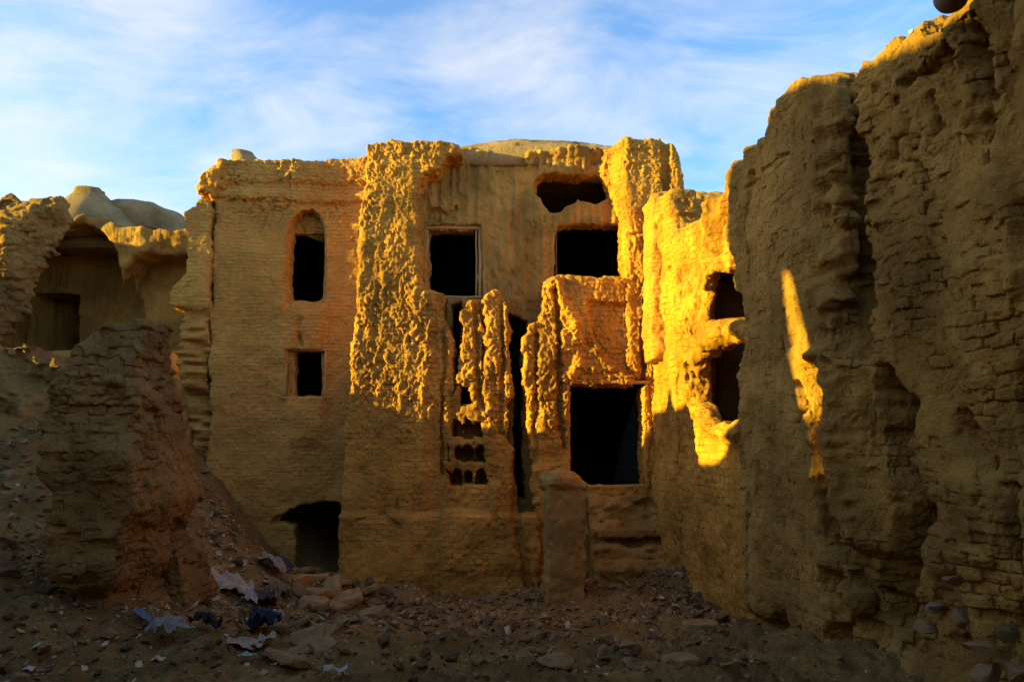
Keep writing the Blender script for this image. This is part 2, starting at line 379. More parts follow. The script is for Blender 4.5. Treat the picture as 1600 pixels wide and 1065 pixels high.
M_HALL = mat_simple('dim_plaster', (0.11, 0.065, 0.028), 0.95, 0.02, 6)  # colour darkened to stand in for shade inside the wing
M_ROOF = mat_mud('roof_mud', (0.50, 0.31, 0.13), brick=0.0, cover=0, streak=0.0, pits=2.0, grain=2.0, coarse=1.4, blotch=(0.5, 1.2))
M_INT = mat_simple('shade_black_plaster', (0.022, 0.015, 0.010), 0.95)  # near-black colour stands in for the darkness of unlit rooms
M_WOOD = mat_simple('old_timber', (0.42, 0.24, 0.09), 0.75, 0.006, 14, 0.35, (6, 6, 0.6))
M_WOODD = mat_simple('dark_timber', (0.13, 0.08, 0.04), 0.8, 0.006, 14, 0.35, (0.6, 6, 6))

# ------------------------------------------------------------------ ground
CTRL = [(0, 1065, 5.0), (200, 1065, 5.0), (400, 1065, 5.0), (600, 1065, 5.0), (800, 1065, 5.0), (1000, 1065, 5.0), (1200, 1065, 5.1), (1400, 1065, 5.2),
        (1200, 1012, 7.4), (1320, 1015, 5.9), (200, 965, 6.3), (80, 920, 6.4), (500, 975, 8.0), (700, 960, 9.5), (900, 965, 9.5), (1100, 965, 8.9), (1060, 905, 11.0),
        (560, 925, 12.0), (760, 945, 11.3), (1000, 905, 11.2), (490, 905, 12.4), (420, 875, 11.2), (345, 810, 10.4), (300, 775, 9.6), (330, 765, 11.4), (475, 903, 12.7), (510, 908, 13.1), (390, 858, 11.7),
        (260, 850, 8.6), (0, 880, 6.6), (0, 800, 8.0), (60, 720, 9.3), (-100, 700, 9.5), (0, 640, 11.2), (80, 620, 12.0), (150, 640, 11.6), (60, 560, 13.2), (220, 560, 13.4),
        (-150, 560, 12.0), (250, 735, 11.0), (290, 725, 12.0), (700, 920, 12.6), (900, 925, 12.6), (560, 990, 7.0), (900, 1010, 7.0), (350, 930, 8.6)]
cp = [W(*c) for c in CTRL] + [np.array(p, float) for p in ((0, 0, 1.0), (-3, 0, 1.0), (3, 0, 1.0), (0, 3, 1.0), (-4, 3, 1.05), (3, 3, 0.95), (0, -5, 1.1), (-8, -2, 1.2), (-8, 4, 1.6), (6, -3, 1.0), (5, 8, .4), (5, 14, .1), (-9, 16, 4.2), (0, 17, 0.2), (-4, 17, 1.5))]
cp = np.array(cp)
def _k(r2): return 0.5*r2*np.log(r2+1e-9)
_A = np.zeros((len(cp)+3,)*2); _d2 = ((cp[:, None, :2]-cp[None, :, :2])**2).sum(-1); _A[:len(cp), :len(cp)] = _k(_d2)+np.eye(len(cp))*0.05
_A[:len(cp), -3:] = np.c_[np.ones(len(cp)), cp[:, :2]]; _A[-3:, :len(cp)] = _A[:len(cp), -3:].T
_w = np.linalg.solve(_A, np.r_[cp[:, 2], 0, 0, 0])
def ground_base(x, y):
    x = np.asarray(x, float); y = np.asarray(y, float); xc = np.clip(x, -13, 8); yc = np.clip(y, -7, 18)
    r = _w[-3]+_w[-2]*xc+_w[-1]*yc
    for i in range(len(cp)): r = r+_w[i]*_k((xc-cp[i, 0])**2+(yc-cp[i, 1])**2)
    return r
def ground_z(x, y, detail=True):
    x = np.atleast_1d(x).astype(float); y = np.atleast_1d(y).astype(float)
    far = np.maximum(np.maximum(np.abs(x+2.5)-10.5, np.abs(y-5.5)-12.5), 0); k = np.exp(-far/6)
    z = ground_base(x, y)*k+0.3*(1-k)
    if detail:
        P = np.stack([x, y, np.zeros_like(x)], 1)
        z = z+0.07*fbm(P*1.7, 3, 91)*1.0+(0.045*vnoise(P*7, 95)+0.035*(1-2*np.abs(vnoise(P*13+0.3, 96))))+0.018*vnoise(P*30, 97)
        hp = np.exp(-((y-11.3)/0.55)**2)*(x > -2.9)*(x < 2.2)*0.22*np.clip(0.5+1.2*vnoise(P*1.1+3, 88), 0, 1)+np.exp(-((x-2.35)/0.35)**2)*(y < 11.2)*(y > 5.5)*0.22*np.clip(0.6+vnoise(P*1.4+3, 89), 0, 1)
        z = z+hp
        st = np.clip((z-1.3)/1.0, 0, 1); z = z+st*(0.14*vnoise(P*2.3, 98)+0.09*vnoise(P*np.array([5.0, 5.0, 1]), 99))
    return z
gx = np.r_[-600, -200, -80, -40, -22, -15, np.arange(-12, -5.2, 0.06), np.arange(-5.2, 4.0, 0.034), np.arange(4.0, 8, 0.2), 10, 15, 25, 45, 90, 250, 600]
gy = np.r_[-600, -200, -60, -25, -12, np.arange(-7, 3.4, 0.4), np.arange(3.4, 13.3, 0.036), np.arange(13.3, 18.5, 0.25), 21, 26, 40, 80, 200, 600]
GX, GY = np.meshgrid(gx, gy, indexing='ij'); GZ = ground_z(GX.ravel(), GY.ravel())
nX, nY = GX.shape; ii = np.arange(nX*nY).reshape(nX, nY)
M_GROUND = mat_mud('trodden_earth', (0.34, 0.185, 0.05), brick=0, cover=0, streak=0, pits=0.3, grain=1.6, coarse=1.3)
link('ground', make_mesh('ground', np.c_[GX.ravel(), GY.ravel(), GZ], np.stack([ii[:-1, :-1], ii[1:, :-1], ii[1:, 1:], ii[:-1, 1:]], -1).reshape(-1, 4)), M_GROUND, kind='structure')

# ------------------------------------------------------------------ helpers for boxes
def box_mesh(name, boxes):
    V = []; Q = []
    for (x0, x1, y0, y1, z0, z1) in boxes:
        b = len(V); V += [(x, y, z) for x in (x0, x1) for y in (y0, y1) for z in (z0, z1)]
        Q += [tuple(b+i for i in f) for f in ((0, 1, 3, 2), (4, 6, 7, 5), (0, 4, 5, 1), (2, 3, 7, 6), (0, 2, 6, 4), (1, 5, 7, 3))]
    return make_mesh(name, np.array(V, float), np.array(Q), smooth=False)
def timber(name, boxes, mat, fr, parent, seed=3, amp=0.006, **kw):
    import bmesh
    me = box_mesh(name, boxes); bm = bmesh.new(); bm.from_mesh(me)
    bmesh.ops.bevel(bm, geom=bm.edges[:], offset=0.006, segments=1, affect='EDGES')
    bmesh.ops.subdivide_edges(bm, edges=[e for e in bm.edges if e.calc_length() > 0.2], cuts=8, use_grid_fill=True)
    rs = np.random.RandomState(seed)
    P = np.array([v.co[:] for v in bm.verts], np.float32); d = np.stack([vnoise(P*2.3, seed+k) for k in range(3)], 1)*amp*2+np.stack([vnoise(P*9, seed+7+k) for k in range(3)], 1)*amp*0.6
    for v, q in zip(bm.verts, d): v.co += Vector(q.tolist())
    bm.to_mesh(me); bm.free()
    return link(name, me, mat, parent, (fr.O[0], fr.O[1], 0), fr.th, **kw)
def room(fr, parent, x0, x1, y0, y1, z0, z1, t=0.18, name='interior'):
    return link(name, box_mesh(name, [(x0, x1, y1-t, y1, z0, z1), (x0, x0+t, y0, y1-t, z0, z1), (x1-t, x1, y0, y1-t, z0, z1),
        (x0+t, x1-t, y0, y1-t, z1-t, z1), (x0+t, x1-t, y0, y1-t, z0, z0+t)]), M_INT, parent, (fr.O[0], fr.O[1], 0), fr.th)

# ------------------------------------------------------------------ central house
FC = Frame((0, 12.0), 0.0)
house = thing('mud_brick_house', (0, 12.0, 0), 'tall ruined mud brick house with two lumpy stucco towers, broken fins and a big doorway', 'house')
P = FC.poly
BOT = 1010
# shared relief: lumpy stucco over everything, smoother and brick-like at the foot
def tower_relief(X, Z, XW, ZW, sh, h):
    D = gnoise(sh, h, (0.8, 1.0), 21)*0.03+gnoise(sh, h, (0.12, 0.5), 22)*0.015
    zt = FC.px(600, 640)[1]
    D = D-0.05*sstep(zt-3.0, zt+2.5, Z)*0
    return D
zlow = FC.px(600, 700)[1]
def upmask(P): return 0.3+0.7*sstep(zlow-0.1, zlow+0.6, P[:, 2]+0.15*vnoise(P*2, 44))
left_tower = P([(573, 221), (592, 217), (640, 219), (700, 221), (716, 224), (719, 240), (700, 244), (690, 250), (683, 264), (668, 270), (655, 284), (650, 305), (654, 350),
    (655, 455), (670, 452), (690, 458), (692, 490), (700, 512), (706, 535), (703, 570), (707, 600), (707, 640), (703, 700), (703, BOT), (527, BOT), (531, 800), (538, 700), (545, 600), (556, 450), (566, 300)])
def tr_left(X, Z, XW, ZW, sh, h):
    D = tower_relief(X, Z, XW, ZW, sh, h)
    q = FC.px(690, 480)[0]; edge = FC.px(672, 460)
    D = D+0.05*sstep(edge[0]-0.05, edge[0]+0.15, X)*(Z < edge[1]+0.1)
    D = groove(D, XW, ZW, P([(690, 465), (694, 540), (690, 640), (692, 740)]), 0.05, 0.03, 0.10)
    # plinth: a ledge steps forward at the foot
    zp = FC.px(600, 802)[1]+0.04*gnoise(sh, h, (0.3, 5), 31)
    D = D-0.13*sstep(zp+0.05, zp-0.09, Z)
    D = groove(D, XW, ZW, P([(560, 812), (600, 806), (625, 820)]), 0.03, 0.06, 0.06)
    D = blob(D, X, Z, FC.px(620, 790), 0.06, 0.10, 0.10); D = blob(D, X, Z, FC.px(655, 860), 0.1, 0.14, 0.06)
    D = D+0.05*np.exp(-((Z-FC.px(600, 940)[1])/0.25)**2)
    return D
wall('tower', FC, left_tower, 0, 0.017, 0.70, M_TOWER, house, tr_left, disp=plus(lumps(0.034, 0.052, 1.5, 0.02, 11, fine=0.65, mask=upmask), brk(0.26, 0.092, 61, 0.006, 0.016, -0.4, mask=lambda P: sstep(zlow+0.35, zlow+0.0, P[:, 2]))), rnd=0.10, warp=0.035, seed=101, chip=0.02, edge=0.03,
     label='wide tower with lumpy stucco, over plain brickwork at its foot')
right_tower = P([(945, 216), (1000, 214), (1022, 213), (1034, 211), (1050, 221), (1062, 231), (1068, 250), (1071, 275), (1074, 310), (1076, 480), (1079, 780), (1079, BOT), (1011, BOT), (1011, 757),
    (1013, 595), (986, 592), (975, 560), (975, 440), (974, 345), (968, 318), (956, 290), (944, 264), (948, 240)])
def tr_right(X, Z, XW, ZW, sh, h):
    D = tower_relief(X, Z, XW, ZW, sh, h)
    xa = FC.px(985, 400)[0]; D = D+0.34*(1-sstep(0, 0.30, X-FC.px(958, 400)[0]))*(Z > FC.px(0, 450)[1])*sstep(FC.px(0, 270)[1], FC.px(0, 320)[1], Z)**0
    D = groove(D, XW, ZW, P([(1038, 214), (1040, 250), (1042, 300)]), 0.09, 0.07, 0.14)
    D = groove(D, XW, ZW, P([(1003, 505), (1004, 580), (1009, 680)]), 0.05, 0.05, 0.15)
    return D
wall('tower', FC, right_tower, 0, 0.017, 0.7, M_TOWER, house, tr_right, disp=lumps(0.034, 0.052, 1.5, 0.02, 12, fine=0.65), rnd=0.12, warp=0.04, seed=120, chip=0.02, edge=0.03,
     label='narrower tower with a broken top corner and lit edge')
# panel over the doorway with the broken fins left of it
panel = P([(818, 528), (826, 508), (838, 500), (846, 470), (852, 440), (862, 430), (880, 424), (905, 428), (935, 432), (980, 430), (990, 600), (1016, 600), (1016, BOT), (838, BOT), (836, 800), (830, 700), (822, 640), (816, 580)])
def tr_panel(X, Z, XW, ZW, sh, h):
    D = tower_relief(X, Z, XW, ZW, sh, h)
    D = D+0.10*np.clip(-sd_poly(P([(915, 470), (1000, 470), (1000, 560), (985, 585), (935, 560), (925, 520)]), XW, ZW)/0.06, 0, 1)
    D = D-0.10*np.exp(-(sd_line(P([(868, 440), (880, 470), (895, 500), (905, 530)]), XW, ZW)[0]/0.1)**2)
    D = groove(D, XW, ZW, P([(868, 455), (872, 520), (874, 600), (880, 700)]), 0.05, 0.06, 0.14)
    D = groove(D, XW, ZW, P([(838, 520), (838, 600), (836, 720)]), 0.04, 0.05, 0.09)
    D = D-0.06*np.exp(-(sd_line(P([(884, 590), (905, 570), (940, 580), (975, 585), (1008, 590)]), XW, ZW)[0]/0.08)**2)
    return D
DOOR = [(889, 600), (1006, 600), (1009, 760), (890, 760)]
wall('wall', FC, panel, 0, 0.017, 0.6, M_TOWER, house, tr_panel, [(P(DOOR), -1, 1, 0.02, 0.1)], disp=plus(lumps(0.034, 0.052, 1.5, 0.025, 13, fine=0.65, mask=upmask), brk(0.26, 0.092, 61, 0.008, 0.016, -0.1)), rnd=0.09, warp=0.05, seed=140, chip=0.03, edge=0.05,
     label='stucco panel above and beside the doorway')
# fins
fin_b = P([(728, 470), (742, 461), (752, 474), (757, 520), (757, 600), (756, 652), (741, 640), (737, 598), (713, 596), (712, 560), (718, 530), (720, 490)])
fin_c = P([(757, 462), (768, 447), (780, 450), (788, 480), (795, 520), (798, 580), (796, 640), (791, 700), (792, 810), (758, 810), (760, 660), (757, 600), (756, 520)])
for k, (f, lab) in enumerate(((fin_b, 'short fin broken off halfway down'), (fin_c, 'tall fin running down to the plinth'))):
    def rf(X, Z, XW, ZW, sh, h, k=k):
        D = 0.02+gnoise(sh, h, (0.1, 0.5), 51+k)*0.03
        ln = P([(742, 465), (745, 560), (752, 640)]) if k == 0 else P([(782, 455), (786, 560), (780, 700)])
        return groove(D, X, Z, ln, 0.04, 0.05, 0.1)
    wall('fin', FC, f, 0, 0.018, 0.30, M_TOWER, house, rf, disp=plus(lumps(0.026, 0.05, 1.5, 0.02, 60+k, fine=0.7), brk(0.26, 0.092, 61, 0.010, 0.014, -0.2)), rnd=0.07, warp=0.05, seed=160+k*7, chip=0.03, edge=0.05, label=lab)
# perforated screen and the wall below it
screen = P([(700, 628), (716, 600), (720, 632), (740, 632), (760, 640), (770, 660), (800, 700), (812, 800), (842, 800), (842, BOT), (690, BOT), (690, 640)])
holes = []
for r, py in enumerate((668, 706, 744)):
    for c, pxc in enumerate((693, 713, 731, 749)):
        if (r, c) in ((0, 0),): continue
        w = 8.6+((r*5+c*3) % 4-1.5)*0.8; hh = 14+((r*3+c*7) % 5-2)*1.2; pxc = pxc+((r*7+c) % 3-1)*1.2
        holes.append((P([(pxc-w, py+hh), (pxc-w, py-hh*0.4), (pxc-w*0.6, py-hh*0.85), (pxc, py-hh), (pxc+w*0.6, py-hh*0.85), (pxc+w, py-hh*0.4), (pxc+w, py+hh)]), -1, 1, 0.02, 1.0))
def tr_screen(X, Z, XW, ZW, sh, h):
    D = 0.06+gnoise(sh, h, (0.15, 0.6), 71)*0.02
    zp = FC.px(700, 800)[1]+0.05*gnoise(sh, h, (0.3, 5), 32)
    D = D-0.20*sstep(zp+0.05, zp-0.09, Z)
    D = groove(D, XW, ZW, P([(808, 700), (806, 800), (822, 880), (830, 930)]), 0.07, 0.1, 0.16)
    D = groove(D, XW, ZW, P([(770, 780), (776, 812)]), 0.05, 0.05, 0.10)
    D = D+0.10*np.exp(-((Z-FC.px(700, 905)[1])/0.16)**2)*(0.5+0.5*gnoise(sh, h, (0.5, 3), 33))
    return D
wall('screen', FC, screen, 0, 0.018, 0.6, M_TOWER, house, tr_screen, holes, disp=plus(lumps(0.016, 0.07, 1.4, 0.02, 17), brk(0.26, 0.092, 61, 0.006, 0.014, -0.2)), rnd=0.05, warp=0.03, seed=180, edge=0.03, label='low wall with rows of small arched vent holes')
# recessed wall
FR = Frame((0, 12.55), 0.0); PR = FR.poly
recess = PR([(640, 250), (690, 236), (730, 234), (800, 238), (860, 236), (900, 234), (960, 236), (980, 300), (985, 460), (985, BOT), (640, BOT)])
WIN1 = [(669, 358), (747, 358), (748, 461), (669, 461)]
HOLE = [(836, 282), (846, 274), (880, 272), (905, 275), (930, 273), (948, 281), (952, 306), (930, 318), (905, 312), (885, 322), (876, 333), (862, 330), (850, 322), (838, 306)]
WIN2 = [(868, 352), (900, 349), (973, 348), (974, 434), (868, 434)]
GAPS = [[(706, 475), (722, 470), (716, 600), (742, 600), (742, 632), (706, 628)], [(792, 490), (826, 500), (815, 560), (815, 640), (818, 780), (800, 780), (800, 640), (796, 560)]]
def tr_rec(X, Z, XW, ZW, sh, h):
    D = gnoise(sh, h, (0.07, 0.8), 81)*0.03+gnoise(sh, h, (0.25, 1.2), 82)*0.03
    ztop = FR.px(700, 262)[1]+0.15*gnoise(sh, h, (0.4, 5), 83)
    D = D-0.12*sstep(ztop-0.05, ztop+0.35, Z)*(X > FR.px(820, 0)[0])-0.05*sstep(ztop, ztop+0.3, Z)
    D = D-0.10*np.exp(-(sd_line(PR([(870, 270), (905, 262), (935, 268)]), XW, ZW)[0]/0.13)**2)
    D = D-0.3*np.exp(-(sd_line(PR([(655, 290), (668, 275), (690, 262), (700, 240)]), XW, ZW)[0]/0.10)**2)
    D = D+0.10*np.clip(-sd_poly(PR([(664, 350), (752, 350), (754, 466), (664, 466)]), X, Z)/0.03, 0, 1)
    D = D+0.08*np.clip(-sd_poly(PR([(662, 325), (690, 322), (700, 332), (717, 318), (717, 350), (662, 350)]), XW, ZW)/0.03, 0, 1)
    return D
wall('wall', FR, recess, 0, 0.022, 0.4, M_SHADE, house, tr_rec, [(PR(WIN1), -1, 1, 0.02, 0.1), (PR(HOLE), -1, 1, 0.03, 0.5), (PR(WIN2), -1, 1, 0.03, 0.4), (PR(GAPS[0]), -1, 1), (PR(GAPS[1]), -1, 1), (PR([(885, 590), (1010, 590), (1012, 764), (886, 764)]), -1, 1, 0.02, 0.0)],
     disp=plus(lumps(0.022, 0.06, 2.2, 0.02, 19, fine=0.5), brk(0.26, 0.092, 72, 0.010, 0.016, 0.0)), rnd=0.10, warp=0.05, seed=200, edge=0.05, label='recessed streaky wall between the towers')
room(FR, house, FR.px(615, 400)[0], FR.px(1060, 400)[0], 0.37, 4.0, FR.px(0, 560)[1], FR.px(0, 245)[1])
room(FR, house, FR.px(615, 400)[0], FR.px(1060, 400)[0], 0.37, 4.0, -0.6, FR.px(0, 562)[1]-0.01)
# wooden frames
def rect_frame(fr, q, w, y0, y1, name, parent, mat=None, posts=(), sill=True, seed=3, **kw):
    (xa, zt), (xb, _), (_, zb) = fr.px(q[0], q[1]), fr.px(q[2], q[1]), fr.px(q[0], q[3])
    b = [(xa, xa+w, y0, y1, zb, zt-w), (xb-w, xb, y0, y1, zb, zt-w), (xa-0.03, xb+0.03, y0-0.01, y1, zt-w+0.001, zt)]
    if sill: b.append((xa-0.02, xb+0.02, y0-0.015, y1, zb-w*0.8, zb-0.001))
    for px_, ww in posts:
        xp = fr.px(px_, q[1])[0]; b.append((xp-ww/2, xp+ww/2, y0+0.02, y1-0.01, zb, zt-w))
    return timber(name, b, mat or M_WOOD, fr, parent, seed, **kw)
rect_frame(FR, (664, 352, 752, 461), 0.055, 0.06, 0.16, 'window_frame', house, posts=((744, 0.03),), seed=4)
rect_frame(FR, (868, 348, 975, 434), 0.03, 0.10, 0.20, 'window_frame', house, M_WOODD, sill=False, seed=5)
rect_frame(FC, (884, 594, 1013, 757), 0.055, 0.02, 0.14, 'door_frame', house, seed=6)
# roof: shallow earth vault
def grid_mesh(name, fx, nx, ny):
    V = []
    for i in range(nx):
        for j in range(ny): V.append(fx(i/(nx-1), j/(ny-1)))
    ii = np.arange(nx*ny).reshape(nx, ny)
    return make_mesh(name, np.array(V), np.stack([ii[:-1, :-1], ii[1:, :-1], ii[1:, 1:], ii[:-1, 1:]], -1).reshape(-1, 4))
def roof_slab(name, x0, x1, y0, y1, ze, rise, t, mat, parent, seed=1, nx=90, ny=60, rim=0.0, **kw):
    u, v = np.meshgrid(np.linspace(0, 1, nx), np.linspace(0, 1, ny), indexing='ij')
    X = x0+(x1-x0)*u; Y = y0+(y1-y0)*v
    Z = ze+rise*np.power(np.clip(np.sin(np.pi*u), 0, 1)*np.clip(np.sin(np.pi*np.clip(v, 0, 1)), 0, 1), 0.6)
    Q = np.stack([X.ravel(), Y.ravel(), Z.ravel()], 1)
    Z = Z+(0.02*vnoise(Q*6, seed)+0.012*vnoise(Q*22, seed+1)+0.02*vnoise(Q*1.5, seed+2)).reshape(Z.shape)
    top = np.stack([X, Y, Z], -1).reshape(-1, 3); bot = top.copy(); bot[:, 2] = ze-t
    n = nx*ny; ii = np.arange(n).reshape(nx, ny)
    q1 = np.stack([ii[:-1, :-1], ii[1:, :-1], ii[1:, 1:], ii[:-1, 1:]], -1).reshape(-1, 4)
    rimi = np.concatenate([ii[:, 0], ii[-1, 1:], ii[::-1, -1][1:], ii[0, ::-1][1:]])
    a, b = rimi[:-1], rimi[1:]
    side = np.stack([a, a+n, b+n, b], 1)
    return link(name, make_mesh(name, np.concatenate([top, bot]), np.concatenate([q1, q1[:, ::-1]+n, side])), mat, parent, (0, 0, 0), 0, **kw)
zr = FR.px(0, 238)[1]
roof_slab('roof', W(640, 230, 12.6)[0], W(1030, 230, 12.6)[0]+0.05, 12.5, 16.4, zr-0.03, 0.85, 0.25, M_ROOF, house, 5)

# ------------------------------------------------------------------ left house
A0 = W(590, 500, 13.1); TH = math.radians(9.0)
FL = Frame((A0[0], A0[1]), TH); PL = FL.poly
lh = thing('plain_mud_house', (A0[0], A0[1], 0), 'plain flat mud brick house with one arched window above one square window', 'house', rz=TH)
left_out = PL([(333, 262), (345, 254), (400, 252), (480, 253), (600, 251), (600, BOT), (300, BOT), (318, 780), (324, 690), (330, 640), (326, 560), (330, 470), (332, 380), (336, 318), (322, 304), (316, 290), (318, 276)])
WA = [(457, 471), (454, 440), (456, 400), (459, 365), (462, 345), (475, 335), (490, 333), (503, 342), (510, 362), (510, 400), (508, 430), (504, 465), (494, 472), (475, 470)]
WB = [(462, 549), (504, 549), (503, 619), (462, 619)]
WD = [(462, 920), (462, 850), (458, 822), (430, 815), (445, 800), (470, 787), (500, 784), (532, 784), (532, 920)]
def tr_lh(X, Z, XW, ZW, sh, h):
    D = gnoise(sh, h, (0.9, 0.9), 301)*0.03+gnoise(sh, h, (0.25, 0.25), 302)*0.012
    zc = FL.px(400, 312)[1]+0.03*gnoise(sh, h, (0.4, 5), 303)+(X-FL.px(400, 312)[0])*0.0
    D = D-0.07*sstep(zc-0.03, zc+0.05, Z)
    zc2 = FL.px(400, 296)[1]; D = D+0.05*sstep(zc2-0.05, zc2+0.03, Z)*(X < FL.px(470, 0)[0])
    zc3 = FL.px(400, 284)[1]+0.05*gnoise(sh, h, (0.2, 5), 305); D = D-0.06*sstep(zc3-0.05, zc3+0.06, Z)
    # splayed reveals on the left of both windows, bulge round them
    D = D+0.22*np.clip(-sd_poly(PL([(444, 474), (443, 440), (446, 380), (452, 345), (470, 331), (490, 331), (505, 338), (513, 362), (512, 440), (508, 474)]), XW, ZW)/0.13, 0, 1)
    D = D-0.05*np.exp(-(sd_line(PL([(438, 480), (440, 520), (442, 560)]), X, Z)[0]/0.12)**2)
    D = D+0.16*np.clip(-sd_poly(PL([(446, 546), (508, 546), (508, 622), (444, 622)]), X, Z)/0.03, 0, 1)
    D = D-0.07*np.clip(-sd_poly(PL([(444, 474), (515, 474), (516, 600), (518, 700), (440, 700), (437, 560)]), XW, ZW)/0.2, 0, 1)
    D = D+0.05*np.exp(-(sd_line(PL([(470, 500), (468, 530)]), X, Z)[0]/0.05)**2)+0.06*np.exp(-(sd_line(PL([(466, 522), (472, 540)]), X, Z)[0]/0.04)**2)
    D = groove(D, XW, ZW, PL([(430, 812), (450, 808), (466, 800)]), 0.06, 0.08, 0.15)
    D = D-0.5*np.exp(-((X-FL.px(575, 400)[0])/0.35)**2)*0.25
    return D
def m_lh(P):
    z1 = FL.px(420, 350)[1]
    zb = FL.px(420, 299)[1]
    return (1-0.85*np.exp(-((P[:, 2]-zb)/0.13)**2))*(0.25+1.15*sstep(z1-0.3, z1+0.3, P[:, 2]+0.5*np.clip((P[:, 0]-FL.px(470, 0)[0]), 0, 1)+0.2*vnoise(P*1.5, 9)))
wall('wall', FL, left_out, 0, 0.019, 0.5, M_WALL, lh, tr_lh, [(PL(WA, 0.25), -1, 1, 0.03, 0.2), (PL(WB, 0.2), -1, 1, 0.02, 0.05), (PL(WD), -1, 1, 0.05, 0.6)],
     disp=lumps(0.034, 0.06, 1.1, 0.02, 23, mask=m_lh, fine=0.5), rnd=0.07, warp=0.03, seed=310, edge=0.03)
pier = PL([(292, 332), (306, 316), (326, 307), (333, 330), (331, 400), (327, 500), (322, 560), (326, 600), (332, 640), (326, 700), (320, BOT), (290, BOT), (286, 640), (282, 600), (274, 560), (280, 510), (284, 482), (264, 474), (264, 448), (278, 436), (292, 428), (293, 380)])
def tr_pier(X, Z, XW, ZW, sh, h):
    D = -0.06+gnoise(sh, h, (0.3, 0.5), 320)*0.05
    zz = FL.px(300, 480)[1]; lo = sstep(zz+0.02, zz-0.08, Z)
    D = D+lo*(0.10+0.09*gnoise(sh, h, (0.35, 0.07), 321))
    zz = FL.px(300, 600)[1]
    return D+0.2*sstep(zz+0.1, zz-0.2, Z)
wall('broken_pier', FL, pier, 0, 0.02, 0.55, M_WALL, lh, tr_pier, disp=lumps(0.016, 0.08, 0.7, 0.03, 27), rnd=0.05, warp=0.05, seed=330, edge=0.04, label='split-off broken end of the wall beside a long crack')
corner = PL([(312, 300), (314, 280), (322, 262), (340, 252), (358, 252), (356, 290), (346, 306), (330, 312)])
wall('broken_corner', FL, corner, 0, 0.02, 0.5, M_TOWER, lh, lambda X, Z, XW, ZW, sh, h: -0.12+gnoise(sh, h, (0.15, 0.12), 341)*0.08, disp=lumps(0.04, 0.09, 1, 0.03, 29), rnd=0.12, warp=0.06, seed=340)
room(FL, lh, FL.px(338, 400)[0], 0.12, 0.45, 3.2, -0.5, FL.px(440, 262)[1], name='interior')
rect_frame(FL, (446, 543, 512, 621), 0.045, -0.03, 0.10, 'window_frame', lh, sill=True, seed=8)
def lathe(name, prof, mat, n=28, cx=0, cy=0, wob=0.02, seed=1, squash=1.0, shear=0.0):
    V = []; Q = []; m = len(prof)
    for r, z in prof:
        for k in range(n):
            a = 2*math.pi*k/n; V.append((cx+r*math.cos(a)+shear*z, cy+r*squash*math.sin(a), z))
    V = np.array(V); V = V+np.stack([vnoise(V*6+3*q, seed+q) for q in range(3)], 1)*wob
    for i in range(m-1):
        for k in range(n): Q.append((i*n+k, i*n+(k+1) % n, (i+1)*n+(k+1) % n, (i+1)*n+k))
    return make_mesh(name, V, np.array(Q))
def link_w(name, me, mat, parent, loc, **kw): return link(name, me, mat, parent, loc, 0.0, **kw)
zt = FL.px(380, 254)[1]; pv = FL.world(FL.px(386, 254)[0], 0.5, zt)
pv = W(386, 256, 13.3)
link_w('roof_vent', lathe('roof_vent', [(0.02, -0.1), (0.34, -0.1), (0.31, 0.02), (0.24, 0.14), (0.2, 0.2), (0.21, 0.235), (0.15, 0.25), (0.01, 0.25)], M_ROOF, shear=-0.45), M_ROOF, lh, tuple(pv))
bx0, bx1 = FL.px(345, 0)[0], 0.4
link('roof', box_mesh('roof', [(bx0, bx1, 0.45, 3.3, zt-0.12, zt-0.03)]), M_ROOF, lh, (FL.O[0], FL.O[1], 0), TH)

# brick infill in the head of the arched window
inf = [FL.px(a, b, 0.3) for a, b in ((440, 320), (525, 320), (525, 364), (440, 366))]
wall('window_head', FL, inf, 0, 0.018, 0.46, M_WALL, lh, lambda X, Z, XW, ZW, sh, h: 0.30+bricks(X, Z, sh, h, 0.1, 0.07, 69, 0.02, 0.03, -0.5), disp=lumps(0.02, 0.06, 1, 0.0, 77), rnd=0.02, warp=0.02, seed=350, edge=0.02)

# ------------------------------------------------------------------ vaulted ruin behind on the left
FV = Frame((0, 13.7), 0.0); PV = FV.poly
vh = thing('vaulted_ruin', (W(160, 500, 13.7)[0], 13.7, 0), 'ruined room with a torn open brick vault and dark doorway, low domed roof on top', 'ruin')
vr = PV([(-170, 352), (95, 338), (130, 336), (165, 340), (195, 352), (240, 356), (300, 358), (330, 362), (330, BOT-200), (-170, BOT-200)])
ARCH = [(-50, 552), (-45, 470), (-20, 405), (25, 372), (80, 354), (128, 348), (158, 358), (176, 380), (188, 420), (192, 470), (192, 552)]
BAY = [(184, 545), (184, 470), (190, 425), (206, 402), (240, 394), (300, 398), (300, 545)]
def vault_extra(F, X, Y, Z):
    # barrel vault running back into the hill, side bay, back wall with doorway
    X2, Z2 = X[:, 0, :], Z[:, 0, :]
    a = sd_poly(PV(ARCH), X2, Z2)[:, None, :]; rings = 0.035*np.abs(np.sin(Y*np.pi/0.17))+0.03*gnoise((F.shape[0], F.shape[1], F.shape[2]), 0.036, (0.3, 0.15, 0.3), 431)
    F = smax(F, -np.maximum(a+rings, Y-1.35), 0.06)
    b = sd_poly(PV(BAY), X2, Z2)[:, None, :]
    F = smax(F, -np.maximum(b+0.1*Y, Y-0.75), 0.12)
    d = sd_poly(PV([(52, 458), (124, 460), (122, 548), (48, 548)], 1.35), X2, Z2)[:, None, :]
    F = smax(F, -np.maximum(np.maximum(d, Y-2.25), 1.0-Y), 0.03)
    return F
